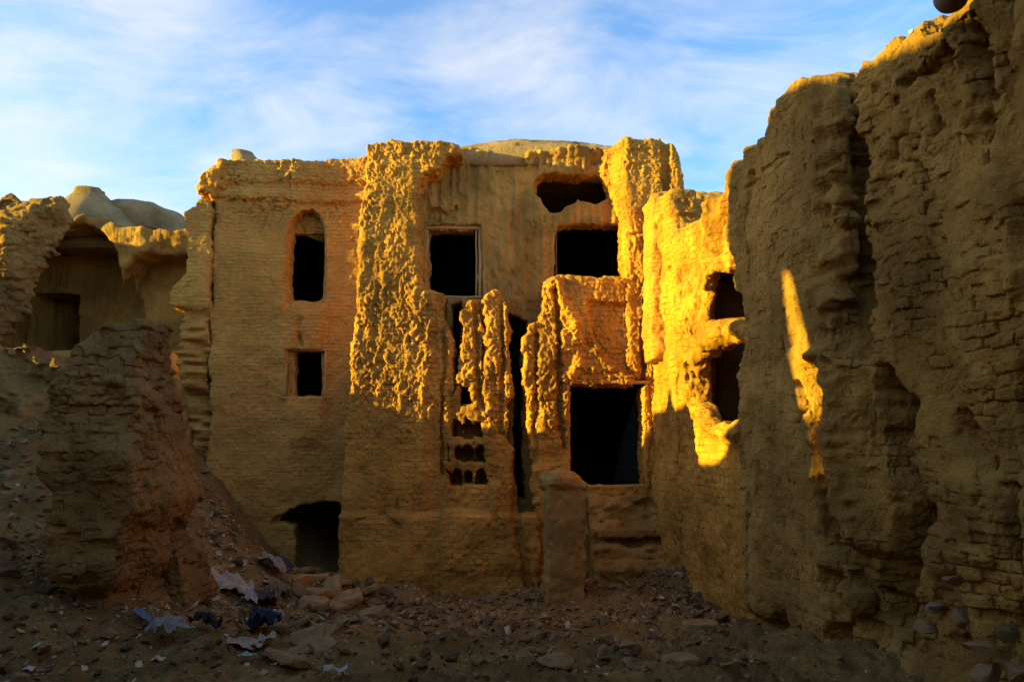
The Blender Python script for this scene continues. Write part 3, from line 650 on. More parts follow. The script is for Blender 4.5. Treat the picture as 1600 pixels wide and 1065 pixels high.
def tr_v(X, Z, XW, ZW, sh, h):
    D = gnoise(sh, h, (0.5, 0.4), 401)*0.10+gnoise(sh, h, (0.2, 0.2), 402)*0.03
    z0 = FV.px(0, 545)[1]
    return D-0.5*sstep(z0+0.02, z0-0.15, Z)-0.6*np.clip((z0-Z)/2.2, 0, 1)
wall('wall', FV, vr, 0, 0.036, 2.7, M_SHADE, vh, tr_v, disp=plus(lumps(0.010, 0.10, 1.0, 0.02, 31), brk(0.28, 0.11, 63, 0.012, 0.02, 0.1)), extra=vault_extra, rnd=0.06, warp=0.06, seed=410, edge=0.05)
def ell(name, c, rx, ry, rz, seed, pw=1.0):
    V = []; n, m = 48, 20
    for i in range(m+1):
        t = i/m*math.pi/2
        for k in range(n):
            a = 2*math.pi*k/n; V.append((rx*math.cos(t)**pw*math.cos(a), ry*math.cos(t)**pw*math.sin(a), rz*math.sin(t)))
    V = np.array(V); V[:, 2] -= 0.3*(V[:, 2] < 0.01); V = V+np.stack([vnoise(V*2.5+3*q, seed+q)+0.4*vnoise(V*8+3*q, seed+q) for q in range(3)], 1)*0.04
    Q = [(i*n+k, i*n+(k+1) % n, (i+1)*n+(k+1) % n, (i+1)*n+k) for i in range(m) for k in range(n)]
    return make_mesh(name, V, np.array(Q))
c1 = W(226, 356, 16.2); link_w('dome', ell('dome', c1, 1.05, 1.3, 0.47, 3, 0.6), M_ROOF, vh, tuple(c1))
c2 = W(137, 344, 15.0)
link_w('roof_vent', lathe('roof_vent', [(1.3, -0.4), (1.08, -0.1), (0.84, 0.15), (0.60, 0.38), (0.40, 0.56), (0.29, 0.66), (0.30, 0.67), (0.29, 0.72), (0.01, 0.74)], M_ROOF, wob=0.06, squash=0.8), M_ROOF, vh, tuple(c2))
link('roof', box_mesh('roof', [(PV([(-20, 350)])[0][0], PV([(320, 350)])[0][0], 0.6, 4.6, FV.px(0, 352)[1]-0.3, FV.px(0, 352)[1]-0.04)]), M_ROOF, vh, (0, 13.7, 0), 0)

# ------------------------------------------------------------------ broken wall at the far left
FB = Frame((0, 12.5), 0.0); PB = FB.poly
bo = PB([(-160, 300), (-60, 302), (0, 299), (30, 301), (48, 296), (78, 297), (86, 310), (80, 348), (72, 365), (56, 398), (50, 416), (32, 446), (20, 478), (4, 496), (-10, 516), (-14, 545), (-26, 620), (-40, 800), (-160, 800)])
wx0 = W(-160, 500, 12.5)[0]
bw = thing('broken_wall', (W(0, 500, 12.5)[0], 12.5, 0), 'torn brick wall end with jagged sunlit edge, in front of the vaulted room', 'wall')
def tr_b(X, Z, XW, ZW, sh, h):
    A = sd_poly(bo, XW, ZW)
    D = gnoise(sh, h, (0.4, 0.5), 501)*0.10+gnoise(sh, h, (0.3, 0.2), 502)*0.05
    return D+0.22*sstep(-0.45, 0.0, A)
wall('masonry', FB, bo, 0, 0.024, 0.45, M_STUMP, bw, tr_b, disp=plus(lumps(0.03, 0.08, 1.0, 0.04, 33, fine=0.5), brk(0.27, 0.11, 64, 0.035, 0.03, -0.4)), rnd=0.12, warp=0.09, seed=510, edge=0.09, chip=0.06)

FF = Frame((0, 11.9), math.radians(6))
foot = FF.poly([(-170, 535), (-60, 540), (20, 536), (62, 548), (100, 562), (126, 590), (120, 640), (100, 700), (80, 760), (-170, 780)])
wall('footing', FF, foot, 0, 0.026, 0.8, M_STUMP, bw, lambda X, Z, XW, ZW, sh, h: gnoise(sh, h, (0.5, 0.5), 521)*0.12+gnoise(sh, h, (0.2, 0.3), 522)*0.08+bricks(X, Z, sh, h, 0.26, 0.10, 70, 0.05, 0.03, -0.2)-0.5*np.clip((FF.px(40, 560)[1]-Z)/2.0, 0, 1),
     disp=lumps(0.035, 0.11, 1.0, 0.05, 37, fine=0.4), rnd=0.2, warp=0.10, seed=530, edge=0.10, chip=0.05)

# ------------------------------------------------------------------ eroded stump
fs = Frame((-3.34, 6.35), 0.0)
stump = thing('eroded_wall_stump', (-3.9, 7.0, 0), 'tall tapering stump of eroded mud brick wall standing on the rubble slope', 'wall stump')
def build_stump():
    h = 0.024; x0, x1, y0, y1, z0, z1 = -5.6, -2.7, 5.5, 9.4, 0.2, 4.15
    gx, gy, gz = np.arange(x0, x1, h), np.arange(y0, y1, h), np.arange(z0, z1, h)
    shp = (len(gx), len(gy), len(gz)); X, Y, Z = gx[:, None, None], gy[None, :, None], gz[None, None, :]
    def n(cell, s): return gnoise(shp, h, cell, s)
    # profile seen from the front (scaled at depth 6.5) and battered sides
    el = [W(a, b, 6.5) for a, b in ((168, 512), (190, 505), (222, 507), (240, 516), (240, 560), (236, 700), (230, 800), (232, 990), (100, 990), (112, 900), (112, 820), (112, 700), (112, 640), (122, 590), (140, 548), (156, 528))]
    XX, ZZ = np.meshgrid(gx, gz, indexing='ij')
    w = gnoise(XX.shape, h, (0.3, 0.4), 601)*0.09+gnoise(XX.shape, h, (0.12, 0.14), 602)*0.03
    A = sd_poly([(p[0], p[2]) for p in el], XX+w, ZZ+w)[:, None, :].astype(np.float32)
    # seen from the side: the top runs down towards the back
    sd = [(6.15, 3.3), (6.35, 3.9), (6.75, 3.93), (6.95, 3.45), (7.15, 3.05), (7.3, 2.65), (7.5, 2.3), (7.65, 1.9), (7.85, 1.5), (8.1, 1.0), (8.2, 0), (5.95, 0), (6.0, 1.2), (6.08, 2.0)]
    YY, Z2 = np.meshgrid(gy, gz, indexing='ij'); w = gnoise(YY.shape, h, (0.3, 0.4), 603)*0.09
    B = sd_poly(sd, YY+w, Z2+w)[None].astype(np.float32)
    F = smax(A, B, 0.03)
    F = F+n((0.5, 0.5, 0.4), 604)*0.06+n((0.22, 0.22, 0.24), 605)*0.03+n((0.09, 0.09, 0.09), 606)*0.03
    # undercut at the foot
    F = F+0.22*np.exp(-((Z-1.30)/0.22)**2)*(Y < 7.2)*np.clip((X+4.2)/0.4, 0.2, 1)
    V, Q = nets(F, (x0, y0, z0), h); V = V-np.array([-3.9, 7.0, 0], np.float32)
    V, Q = subdivide(V, Q); me = make_mesh('masonry', V, Q); displace(me, plus(lumps(0.016, 0.055, 1.0, 0.02, 35, fine=0.6), brk(0.25, 0.085, 65, 0.022, 0.030, -0.5, jw=0.2)))
    link('masonry', me, M_STUMP, stump, (-3.9, 7.0, 0), 0)
build_stump()

# ------------------------------------------------------------------ right wing and the great wall
ang = math.atan2(-3.75, 0.33)
FW = Frame((2.42, 12.05), ang); PW = FW.poly
wing = thing('ruined_wing', (2.42, 12.05, 0), 'brightly sunlit crumbling side wing with a round hole and a hollowed niche', 'ruin', rz=ang)
wo = PW([(1017, 306), (1030, 300), (1048, 303), (1052, 350), (1062, 372), (1080, 350), (1100, 335), (1118, 310), (1130, 285), (1140, 268), (1160, 255), (1190, 230), (1190, 1100), (1013, BOT-20)])
N1 = [(1102, 560), (1113, 545), (1135, 536), (1160, 533), (1180, 545), (1182, 640), (1162, 650), (1140, 660), (1117, 655), (1101, 632), (1098, 590)]
N2 = [(1098, 524), (1096, 470), (1101, 430), (1118, 418), (1140, 424), (1155, 405), (1185, 405), (1185, 505), (1146, 500), (1130, 506), (1113, 516)]
def tr_w(X, Z, XW, ZW, sh, h):
    D = gnoise(sh, h, (0.5, 0.9), 701)*0.06
    up = sstep(FW.px(1080, 620)[1], FW.px(1080, 480)[1], Z)
    xq = sstep(FW.px(1052, 400)[0], FW.px(1066, 400)[0], X)
    D = D+(0.02+(0.35+0.9*xq)*up)*(gnoise(sh, h, (0.22, 1.0), 702)*0.13+gnoise(sh, h, (0.1, 0.3), 703)*0.07)
    D = groove(D, XW, ZW, PW([(1050, 470), (1053, 540), (1057, 600), (1060, 700), (1063, 860)]), 0.05, 0.03, 0.14)
    D = groove(D, XW, ZW, PW([(1142, 330), (1130, 360), (1128, 410)]), 0.16, 0.16, 0.18)
    # thick cracked rim round the hole
    r = sd_poly(PW(N1), XW, ZW); D = D-0.14*np.exp(-((r-0.12)/0.12)**2)
    xe = FW.px(1100, 600)[0]
    D = D-0.10*np.exp(-(sd_line(PW([(1095, 560), (1095, 640), (1100, 720)]), XW, ZW)[0]/0.10)**2)
    return D
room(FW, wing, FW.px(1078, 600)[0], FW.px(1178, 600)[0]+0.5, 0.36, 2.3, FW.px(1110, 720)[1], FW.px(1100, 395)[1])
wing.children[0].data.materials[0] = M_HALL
wall('wall', FW, wo, 0, 0.02, 0.40, M_TOWER, wing, tr_w, [(PW(N1), -1, 0.8, 0.05, 0.5), (PW(N2), -1, 0.8, 0.05, 0.6), (PW([(1080, 535), (1120, 522), (1180, 515), (1185, 670), (1120, 675), (1080, 650)]), 0.13, 0.8, 0.04, 0.2), (PW([(1080, 520), (1080, 450), (1095, 412), (1120, 405), (1175, 400), (1178, 480), (1120, 525)]), 0.15, 0.8, 0.04, 0.2)], disp=lumps(0.028, 0.065, 1.3, 0.03, 41, fine=0.45), rnd=0.14, warp=0.06, seed=710, edge=0.06)
# parapet block behind
FP = Frame((W(1018, 400, 11.2)[0], 11.2), 0.0)
po = FP.poly([(1017, 304), (1026, 297), (1126, 297), (1180, 297), (1180, 560), (1017, 560)])
def tr_p(X, Z, XW, ZW, sh, h):
    z = FP.px(0, 350)[1]; D = gnoise(sh, h, (0.4, 0.4), 720)*0.02
    return D-0.06*sstep(z+0.03, z-0.03, Z)
wall('parapet', FP, po, 0, 0.022, 0.7, M_WALL, wing, tr_p, disp=lumps(0.016, 0.09, 1.2, 0.02, 43), rnd=0.10, warp=0.02, seed=730, edge=0.03)

FG = Frame((2.42, 12.05), ang); PG = FG.poly
g0 = FG.world(3.9, 0, 0)
great = thing('great_wall', (g0[0], g0[1], 0), 'huge dark brown mud brick wall, deeply cracked and gullied from top to foot', 'wall', rz=ang)
go = PG([(1164, 440), (1148, 262), (1160, 252), (1172, 246), (1180, 226), (1210, 205), (1214, 178), (1238, 142), (1262, 125), (1288, 116), (1298, 122), (1306, 142), (1330, 132), (1340, 92), (1358, 66), (1386, 46), (1430, 31), (1466, 12), (1482, -6), (1500, -20)])
go = go+[(FG.px(1560, -60)[0], FG.px(1500, -30)[1]+0.1), (9.6, FG.px(1500, -30)[1]+0.3), (9.6, 0.2), (3.5, -0.3), (FG.px(1182, 900)[0], 0.3), FG.px(1182, 700), FG.px(1178, 560)]
def tr_g(X, Z, XW, ZW, sh, h):
    xs = FG.px(1325, 400)[0]
    D = 0.10+gnoise(sh, h, (0.6, 0.8), 801)*0.06
    cr = np.abs(gnoise(sh, h, (0.22, 1.5), 811)+0.25*gnoise(sh, h, (0.07, 0.1), 812)); D = D+0.07*(1-sstep(0.02, 0.12, cr))*sstep(-0.1, 0.3, gnoise(sh, h, (0.6, 0.5), 813))
    D = D+gnoise(sh, h, (0.11, 0.7), 802)*0.055+gnoise(sh, h, (0.35, 1.6), 803)*0.07+gnoise(sh, h, (0.3, 0.4), 804)*0.035
    # the long crack, the lower gully, flutes and cavities
    D = groove(D, XW, ZW, PG([(1304, 112), (1308, 200), (1312, 300), (1320, 400), (1324, 480), (1332, 540)]), 0.27, 0.20, 0.80, 0.1)
    D = groove(D, XW, ZW, PG([(1366, 590), (1384, 640), (1396, 720), (1404, 800), (1402, 900), (1385, 960)]), 0.14, 0.30, 0.65, 0.1)
    D = D-0.30*np.exp(-(sd_line(PG([(1330, 510), (1312, 580), (1316, 680), (1328, 780), (1340, 850)]), XW, ZW)[0]/0.15)**2)
    D = groove(D, XW, ZW, PG([(1494, 20), (1498, 100), (1508, 170), (1516, 210)]), 0.04, 0.05, 0.22)
    D = D-0.10*np.exp(-(sd_line(PG([(1478, 30), (1480, 120), (1484, 200)]), XW, ZW)[0]/0.06)**2)
    D = groove(D, XW, ZW, PG([(1420, 150), (1430, 200), (1428, 240)]), 0.05, 0.03, 0.12)
    D = D-0.12*np.exp(-(sd_line(PG([(1372, 240), (1366, 320), (1372, 350)]), XW, ZW)[0]/0.09)**2)
    D = groove(D, XW, ZW, PG([(1480, 680), (1500, 700)]), 0.14, 0.14, 0.15)
    D = groove(D, XW, ZW, PG([(1535, 770), (1548, 860)]), 0.06, 0.04, 0.2)
    D = D-0.16*np.exp(-(sd_line(PG([(1480, 760), (1490, 850), (1470, 900)]), XW, ZW)[0]/0.22)**2)
    D = groove(D, XW, ZW, PG([(1385, 122), (1420, 105), (1450, 80)]), 0.04, 0.07, 0.16)
    D = groove(D, XW, ZW, PG([(1560, 300), (1570, 420), (1560, 560), (1575, 700)]), 0.05, 0.06, 0.10)
    D = D-0.35*(X > xs)*sstep(1.35, 0.5, Z)
    return D
wall('masonry', FG, go, 0, 0.021, 0.98, M_BIG, great, tr_g, sub=True, disp=plus(lumps(0.016, 0.06, 1.5, 0.02, 51, fine=0.6), brk(0.24, 0.088, 67, 0.016, 0.026, -0.4, jw=0.2)), rnd=0.05, warp=0.08, seed=810, edge=0.05, chip=0.03)
slab = PG([(1176, 700), (1174, 560), (1160, 440), (1148, 340), (1146, 266), (1160, 254), (1172, 248), (1180, 228), (1210, 207), (1214, 180), (1238, 144), (1262, 127), (1288, 119), (1300, 126), (1308, 160), (1311, 220), (1308, 262), (1318, 330), (1308, 350), (1314, 415),
    (1303, 430), (1311, 470), (1300, 500), (1306, 545), (1297, 575), (1293, 610), (1284, 640), (1280, 700), (1284, 760), (1292, 800), (1300, 830), (1312, 850), (1310, 870), (1326, 885), (1322, 905), (1338, 925), (1334, 955), (1318, 985), (1320, 1040), (1176, 1040)])
def tr_s(X, Z, XW, ZW, sh, h):
    D = -0.12+gnoise(sh, h, (0.6, 0.8), 821)*0.05+gnoise(sh, h, (0.08, 0.45), 822)*0.030+gnoise(sh, h, (0.3, 1.6), 823)*0.03
    cr = np.abs(gnoise(sh, h, (0.2, 1.3), 831)+0.3*gnoise(sh, h, (0.06, 0.1), 832)); D = D+0.04*(1-sstep(0.01, 0.10, cr))*sstep(0.0, 0.4, gnoise(sh, h, (0.5, 0.3), 833))
    lo = sstep(FG.px(1250, 700)[1], FG.px(1250, 560)[1], Z)
    xe = np.interp(Z, [PG([(0, 0)])[0][1]]*0+[FG.px(1300, 900)[1], FG.px(1290, 600)[1], FG.px(1300, 150)[1]], [FG.px(1312, 900)[0], FG.px(1292, 600)[0], FG.px(1308, 150)[0]])
    e = sstep(-0.22, 0.0, XW-xe); D = D+e*(0.08+0.11*gnoise(sh, h, (0.3, 0.11), 824)+0.07*gnoise(sh, h, (0.12, 0.4), 826))
    D = groove(D, XW, ZW, PG([(1266, 606), (1275, 640), (1268, 660)]), 0.06, 0.04, 0.18)
    D = groove(D, XW, ZW, PG([(1186, 270), (1180, 400), (1176, 430)]), 0.04, 0.03, 0.07)
    D = groove(D, XW, ZW, PG([(1160, 480), (1168, 600), (1176, 720)]), 0.05, 0.03, 0.12)
    D = groove(D, XW, ZW, PG([(1188, 780), (1192, 830), (1196, 960)]), 0.045, 0.02, 0.09)
    D = groove(D, XW, ZW, PG([(1180, 300), (1215, 262), (1250, 240)]), 0.03, 0.02, 0.05)
    for k, (a, b) in enumerate(((1288, 180), (1292, 215), (1300, 250), (1296, 320))): D = blob(D, X, Z, FG.px(a, b), 0.06, 0.07, 0.07)
    zf = FG.px(1250, 985)[1]
    return D+0.22*sstep(zf+0.05+0.04, zf-0.12, Z+0.1*gnoise(sh, h, (0.3, 5), 825))
wall('plaster_slab', FG, slab, 0, 0.021, 0.17, M_SLAB, great, tr_s, sub=True, disp=plus(lumps(0.009, 0.05, 2.2, 0.015, 53, fine=0.6), brk(0.24, 0.088, 68, 0.006, 0.014, -0.2, jw=0.18)), rnd=0.05, warp=0.08, seed=830, edge=0.05, chip=0.03, label='flat plastered face with a jagged edge beside the long crack')
link('core', box_mesh('core', [(3.95, 16, 0.99, 1.8, -0.3, 5.4), (9.5, 16, 0.0, 0.98, -0.3, 6.0)]), M_BIG, great, (FG.O[0], FG.O[1], 0), ang)

# ------------------------------------------------------------------ gate pillar and steps
FPi = Frame((W(885, 900, 10.6)[0], 10.45), math.radians(7))
pil = thing('mud_pillar', (FPi.O[0], FPi.O[1], 0), 'square mud pillar with a rounded broken cap, standing before the doorway', 'pillar', rz=FPi.th)
ppo = FPi.poly([(858, 752), (903, 752), (914, 762), (916, 800), (917, BOT+10), (854, BOT+10), (857, 800)])
wall('shaft', FPi, ppo, 0, 0.018, 0.5, M_PLAIN, pil, lambda X, Z, XW, ZW, sh, h: gnoise(sh, h, (0.3, 0.5), 901)*0.02+0.12*sstep(0.35, 0.0, Z)*0, disp=lumps(0.008, 0.06, 1.4, 0.012, 61), rnd=0.03, warp=0.02, seed=910, edge=0.03)
cpo = FPi.poly([(848, 764), (850, 750), (860, 739), (878, 734), (896, 737), (908, 744), (922, 754), (920, 766), (900, 774), (862, 772)])
wall('cap', FPi, cpo, 0, 0.016, 0.44, M_PLAIN, pil, lambda X, Z, XW, ZW, sh, h: 0.02+gnoise(sh, h, (0.2, 0.1), 902)*0.03-0.07, disp=lumps(0.02, 0.08, 1.0, 0.02, 62), rnd=0.16, warp=0.03, seed=920, edge=0.04)

steps = thing('broken_steps', (W(1000, 900, 11.4)[0], 11.4, 0), 'crumbling flight of mud steps leading up to the tall doorway', 'steps')
def build_steps():
    h = 0.022; x0, x1 = W(925, 850, 11.5)[0], W(1072, 850, 11.5)[0]; y0, y1, z0, z1 = 10.1, 12.05, -0.3, 2.1
    gx, gy, gz = np.arange(x0-0.1, x1+0.1, h), np.arange(y0, y1, h), np.arange(z0, z1, h); shp = (len(gx), len(gy), len(gz))
    YY, ZZ = np.meshgrid(gy, gz, indexing='ij')
    q = [(12.1, 1.90), (11.88, 1.80), (11.80, 1.42), (11.62, 1.30), (11.60, 1.06), (11.36, 1.00), (11.33, 0.80), (11.10, 0.76), (11.06, 0.55), (10.84, 0.50), (10.76, 0.2), (10.7, -0.4), (12.1, -0.4)]
    X, Y, Z = gx[:, None, None], gy[None, :, None], gz[None, None, :]
    w = gnoise((len(gx),)*2, h, (0.25, 0.25), 931)[:, :1]*0.1
    F = sd_poly(q, YY, ZZ)[None]+gnoise(shp, h, (0.25, 0.2, 0.15), 932)*0.09+gnoise(shp, h, (0.1, 0.1, 0.06), 933)*0.04
    F = F+0.25*np.clip((X-x0-0.9)*0, 0, 1)
    F = smax(F, np.maximum(x0-X, X-x1), 0.08)
    # slabs: two thicker treads standing out
    for zt_, ya in ((1.30, 11.50), (0.84, 11.24)):
        b = np.maximum(np.maximum(np.abs(Z-(zt_-0.05))-0.055, np.abs(Y-(ya+0.3))-0.36), np.abs(X-(x0+x1)/2+0.02)-0.62)+gnoise(shp, h, (0.2, 0.2, 0.1), 934)*0.02
        F = np.minimum(F, b)
    V, Q = nets(F, (gx[0], y0, z0), h); V = V-np.array([steps.location.x, 11.4, 0], np.float32)
    me = make_mesh('masonry', V, Q); displace(me, lumps(0.018, 0.09, 0.8, 0.02, 63))
    link('masonry', me, M_SHADE, steps, (steps.location.x, 11.4, 0), 0)
build_steps()

# ------------------------------------------------------------------ added walls beyond the frame, shaped and placed to shade the yard
XB = -9.7
def to_b(p):          # follow the sun's ray from a lit point back to the added shade wall
    k = (p[0]-XB)/math.cos(SUN_AZ)/math.cos(SUN_EL)
    q = np.array(p)+TO_SUN*k; return (float(q[1]), float(q[2]))
def bw_(px, py): x, z = FW.px(px, py); return to_b(FW.world(x, -0.1, z))
FN = Frame((XB, 0), math.radians(90)); # local x = world y, local y points to -x
prof = [to_b(W(300, 318, 12.6)), to_b(W(420, 335, 12.7)), to_b(W(500, 375, 12.85)), to_b(W(548, 430, 12.95)), to_b(W(556, 600, 12.2)), to_b(W(548, 643, 12)), to_b(W(620, 650, 12)), to_b(W(700, 660, 12)), to_b(W(830, 672, 12)),
        to_b(W(1000, 690, 12)), bw_(1020, 640), bw_(1038, 640), bw_(1044, 600), bw_(1052, 640), bw_(1066, 632), bw_(1092, 602), bw_(1096, 700), bw_(1102, 722), bw_(1130, 716), bw_(1156, 660), bw_(1162, 560), bw_(1158, 430), bw_(1152, 330), bw_(1156, 262)]
def gw_(px, py): x, z = FG.px(px, py); return to_b(FG.world(x, -0.15, z))
prof += [gw_(1176, 243), gw_(1212, 196), gw_(1240, 142), gw_(1288, 117), gw_(1305, 122), gw_(1340, 92), gw_(1375, 58), gw_(1390, 62), gw_(1440, 44), gw_(1500, 0)]
top = [(12.2, prof[0][1]+0.1)] + prof + [(2.2, prof[-1][1]+0.2), (-2.5, 8.6)]
shade_out = top+[(-2.5, -0.5), (12.2, -0.5)]
slit = [gw_(1239, 425), gw_(1250, 430), gw_(1263, 490), gw_(1276, 560), gw_(1286, 600), gw_(1287, 640), gw_(1289, 745), gw_(1283, 745), gw_(1278, 655), gw_(1264, 632), gw_(1255, 560), gw_(1245, 500)]  # opening in the added wall that lets a strip of sun through
slit = [(a-0.07, b) for a, b in slit]
hy = to_b((-4.0, 6.6, 3.90))
gap = [(5.22, 4.62), (5.34, 4.67), (5.44, 4.66), (5.44, 4.73), (5.34, 4.75), (5.22, 4.75)]
shade_side = thing('side_shade_walls', (XB, 4, 0), 'neighbouring mud house with a broken skyline, out of view beside the yard', 'house', rz=FN.th)
wall('wall', FN, shade_out, 0, 0.04, 0.16, M_STUMP, shade_side, None, [(slit, -1, 1, 0.01, 0.0)], disp=lumps(0.01, 0.15, 1, 0.0, 71), rnd=0.02, warp=0.02, seed=1001, edge=0.0, chip=0.0)

FN2 = Frame((-13.6, 0), math.radians(90))
wall('wall', FN2, [(12.4, -0.5), (12.4, 7.6), (14, 7.7), (15.5, 7.6), (18, 7.8), (18, -0.5)], 0, 0.06, 0.4, M_STUMP, shade_side, None, disp=None, rnd=0.05, warp=0.08, seed=1020, edge=0.05, chip=0)  # second added wall, keeps the sun off the vaulted ruin
FK = Frame((-9.9, -3.9), math.radians(180))     # unseen wall added behind the viewer to darken the lower yard
shade_back = thing('back_shade_wall', (-2, -3.9, 0), 'mud house closing the yard behind the viewer', 'house', rz=FK.th)
wall('wall', FK, [(-13.5, -0.5), (-13.5, 7.7), (-9, 8.1), (-5, 7.8), (0, 8.0), (0.3, 8.0), (0.3, -0.5)], 0, 0.08, 0.5, M_STUMP, shade_back, None, [([(-6, 0), (-5, 0), (-5, 2.2), (-6, 2.2)], -1, 0.4)], disp=None, rnd=0.05, warp=0.05, seed=1010, edge=0.05, chip=0)

# ------------------------------------------------------------------ rubble, bricks, rags
_Ys = np.linspace(4.2, 14, 260)
def on_ground(px, py):
    d = ray(px, py); t = _Ys/d[1]; x = d[0]*t; z = EYE[2]+d[2]*t
    g = ground_z(x, _Ys); k = np.nonzero(z <= g)[0]
    if len(k) == 0 or k[0] == 0: return None
    i = k[0]; a = (z[i-1]-g[i-1])/((z[i-1]-g[i-1])-(z[i]-g[i])); Y = _Ys[i-1]+a*(_Ys[i]-_Ys[i-1])
    X = d[0]*Y/d[1]; return float(X), float(Y), float(ground_z(X, Y)[0])
import bmesh
rng = random.Random(5)
def stone_mesh(name, seed, kind):
    bm = bmesh.new(); rs = np.random.RandomState(seed)
    if kind == 'stone':
        bmesh.ops.create_icosphere(bm, subdivisions=3, radius=0.52)
        P = np.array([v.co[:] for v in bm.verts])
        for k in range(14):                      # cleave flat faces
            n = rs.randn(3); n /= np.linalg.norm(n); lim = 0.20+0.16*rs.rand(); q = P@n; P = P-np.outer(np.maximum(q-lim, 0), n)
        P = P*np.array([1.25, 0.85+0.3*rs.rand(), 0.55+0.25*rs.rand()])
    else:
        bmesh.ops.create_cube(bm, size=1.0); bmesh.ops.subdivide_edges(bm, edges=bm.edges[:], cuts=7, use_grid_fill=True)
        P = np.array([v.co[:] for v in bm.verts]); r = np.linalg.norm(P, axis=1, keepdims=True)
        P = P*(1-0.16*np.clip((r-0.6)/0.26, 0, 1)); P = P*np.array([1.25, 0.9, 0.34])
        n = rs.randn(3); n[2] *= 0.3; n /= np.linalg.norm(n); q = P@n; lim = 0.28+0.25*rs.rand(); P = P-np.outer(np.maximum(q-lim, 0), n)
    P = P+np.stack([vnoise(P*3+5*k, seed+k) for k in range(3)], 1)*0.03+np.stack([vnoise(P*9+5*k, seed+9+k) for k in range(3)], 1)*0.02
    for v, q in zip(bm.verts, P): v.co = Vector(q.tolist())
    me = bpy.data.meshes.new(name); bm.to_mesh(me); bm.free(); return me
M_ST = [mat_mud('rubble_a', (0.32, 0.18, 0.07), brick=0, cover=0, streak=0, pits=0.3, grain=0.5, coarse=0.3), mat_mud('rubble_b', (0.42, 0.25, 0.10), brick=0, cover=0, streak=0, pits=0.3, grain=0.5, coarse=0.3),
        mat_mud('rubble_c', (0.22, 0.125, 0.05), brick=0, cover=0, streak=0, pits=0.3, grain=0.5, coarse=0.3), mat_mud('brick_a', (0.46, 0.25, 0.09), brick=0, cover=0, streak=0, pits=0.3, grain=0.4, coarse=0.2)]
def protos(kind, n, mats):
    r = []
    for k in range(n):
        me = stone_mesh(kind, 40+k*3+(500 if kind == 'brick' else 0), 'stone' if kind != 'brick' else 'brick'); me.materials.append(mats[k % len(mats)])
        r.append(me)
    return r
PS = protos('rubble_stone', 12, M_ST[:3]); PB_ = protos('brick', 8, [M_ST[3], M_ST[1]])
def inpoly(p, x, y):
    c = False; n = len(p)
    for i in range(n):
        (a, b), (e, f) = p[i], p[i-1]
        if (b > y) != (f > y) and x < (e-a)*(y-b)/(f-b)+a: c = not c
    return c
placed = []
def scatter(kind, poly, n, smin, smax, label, group, sink=0.25, tilt=0.35):
    xs = [p[0] for p in poly]; ys = [p[1] for p in poly]; k = 0; tries = 0
    while k < n and tries < n*30:
        tries += 1; px = rng.uniform(min(xs), max(xs)); py = rng.uniform(min(ys), max(ys))
        if not inpoly(poly, px, py): continue
        g = on_ground(px, py)
        if g is None: continue
        s = smin+(smax-smin)*rng.random()**2.2
        if any((g[0]-a)**2+(g[1]-b)**2 < (0.42*(s+r))**2 for a, b, r in placed): continue
        placed.append((g[0], g[1], s))
        me = rng.choice(PS if kind == 'rubble_stone' else PB_)
        o = bpy.data.objects.new(kind, me); scene.collection.objects.link(o)
        hz = s*(0.30 if kind == 'rubble_stone' else 0.17)
        o.location = (g[0], g[1], g[2]+hz*(1-sink*2)); o.scale = (s, s, s*rng.uniform(0.8, 1.15))
        o.rotation_euler = (rng.gauss(0, tilt), rng.gauss(0, tilt), rng.uniform(0, 6.28))
        o['label'] = label; o['category'] = 'stone' if kind == 'rubble_stone' else 'brick'; o['group'] = group; k += 1
scatter('brick', [(470, 880), (560, 900), (605, 930), (600, 965), (520, 960), (440, 930)], 16, 0.26, 0.36, 'broken mud brick in the heap in front of the low dark doorway', 'bricks heaped before the low doorway', 0.1)
scatter('rubble_stone', [(460, 885), (560, 905), (612, 935), (605, 970), (520, 980), (440, 930)], 34, 0.14, 0.36, 'brown stone in the rubble heap in front of the low dark doorway', 'stones heaped before the low doorway', 0.1)
scatter('brick', [(390, 960), (520, 960), (500, 1040), (420, 1050)], 9, 0.16, 0.24, 'loose mud brick lying beside the rags on the lower slope', 'bricks beside the rags', 0.1)
scatter('rubble_stone', [(600, 940), (850, 925), (850, 975), (800, 1010), (600, 985)], 66, 0.07, 0.26, 'brown stone in the rubble strewn along the foot of the perforated wall', 'stones along the foot of the perforated wall')
scatter('rubble_stone', [(600, 985), (840, 1000), (1000, 1040), (960, 1062), (600, 1062)], 48, 0.04, 0.17, 'stone in the rubble on the open ground of the yard before the pillar', 'stones on the yard floor before the pillar')
scatter('rubble_stone', [(935, 925), (1080, 915), (1160, 990), (1190, 1050), (980, 1050), (930, 980)], 44, 0.05, 0.22, 'stone in the rubble between the mud pillar and the great wall', 'stones between the pillar and the great wall')
scatter('rubble_stone', [(150, 960), (330, 870), (430, 900), (520, 985), (560, 1062), (120, 1062)], 66, 0.04, 0.15, 'small stone on the littered slope below the eroded stump', 'stones on the littered slope')
scatter('rubble_stone', [(318, 730), (410, 870), (340, 890), (300, 800)], 26, 0.06, 0.2, 'stone on the rubble slope between the stump and the plain house', 'stones on the slope beside the plain house')
scatter('rubble_stone', [(0, 690), (90, 690), (85, 900), (150, 1000), (100, 1062), (0, 1062)], 60, 0.07, 0.30, 'small stone on the dark bank left of the eroded stump', 'stones on the dark bank')
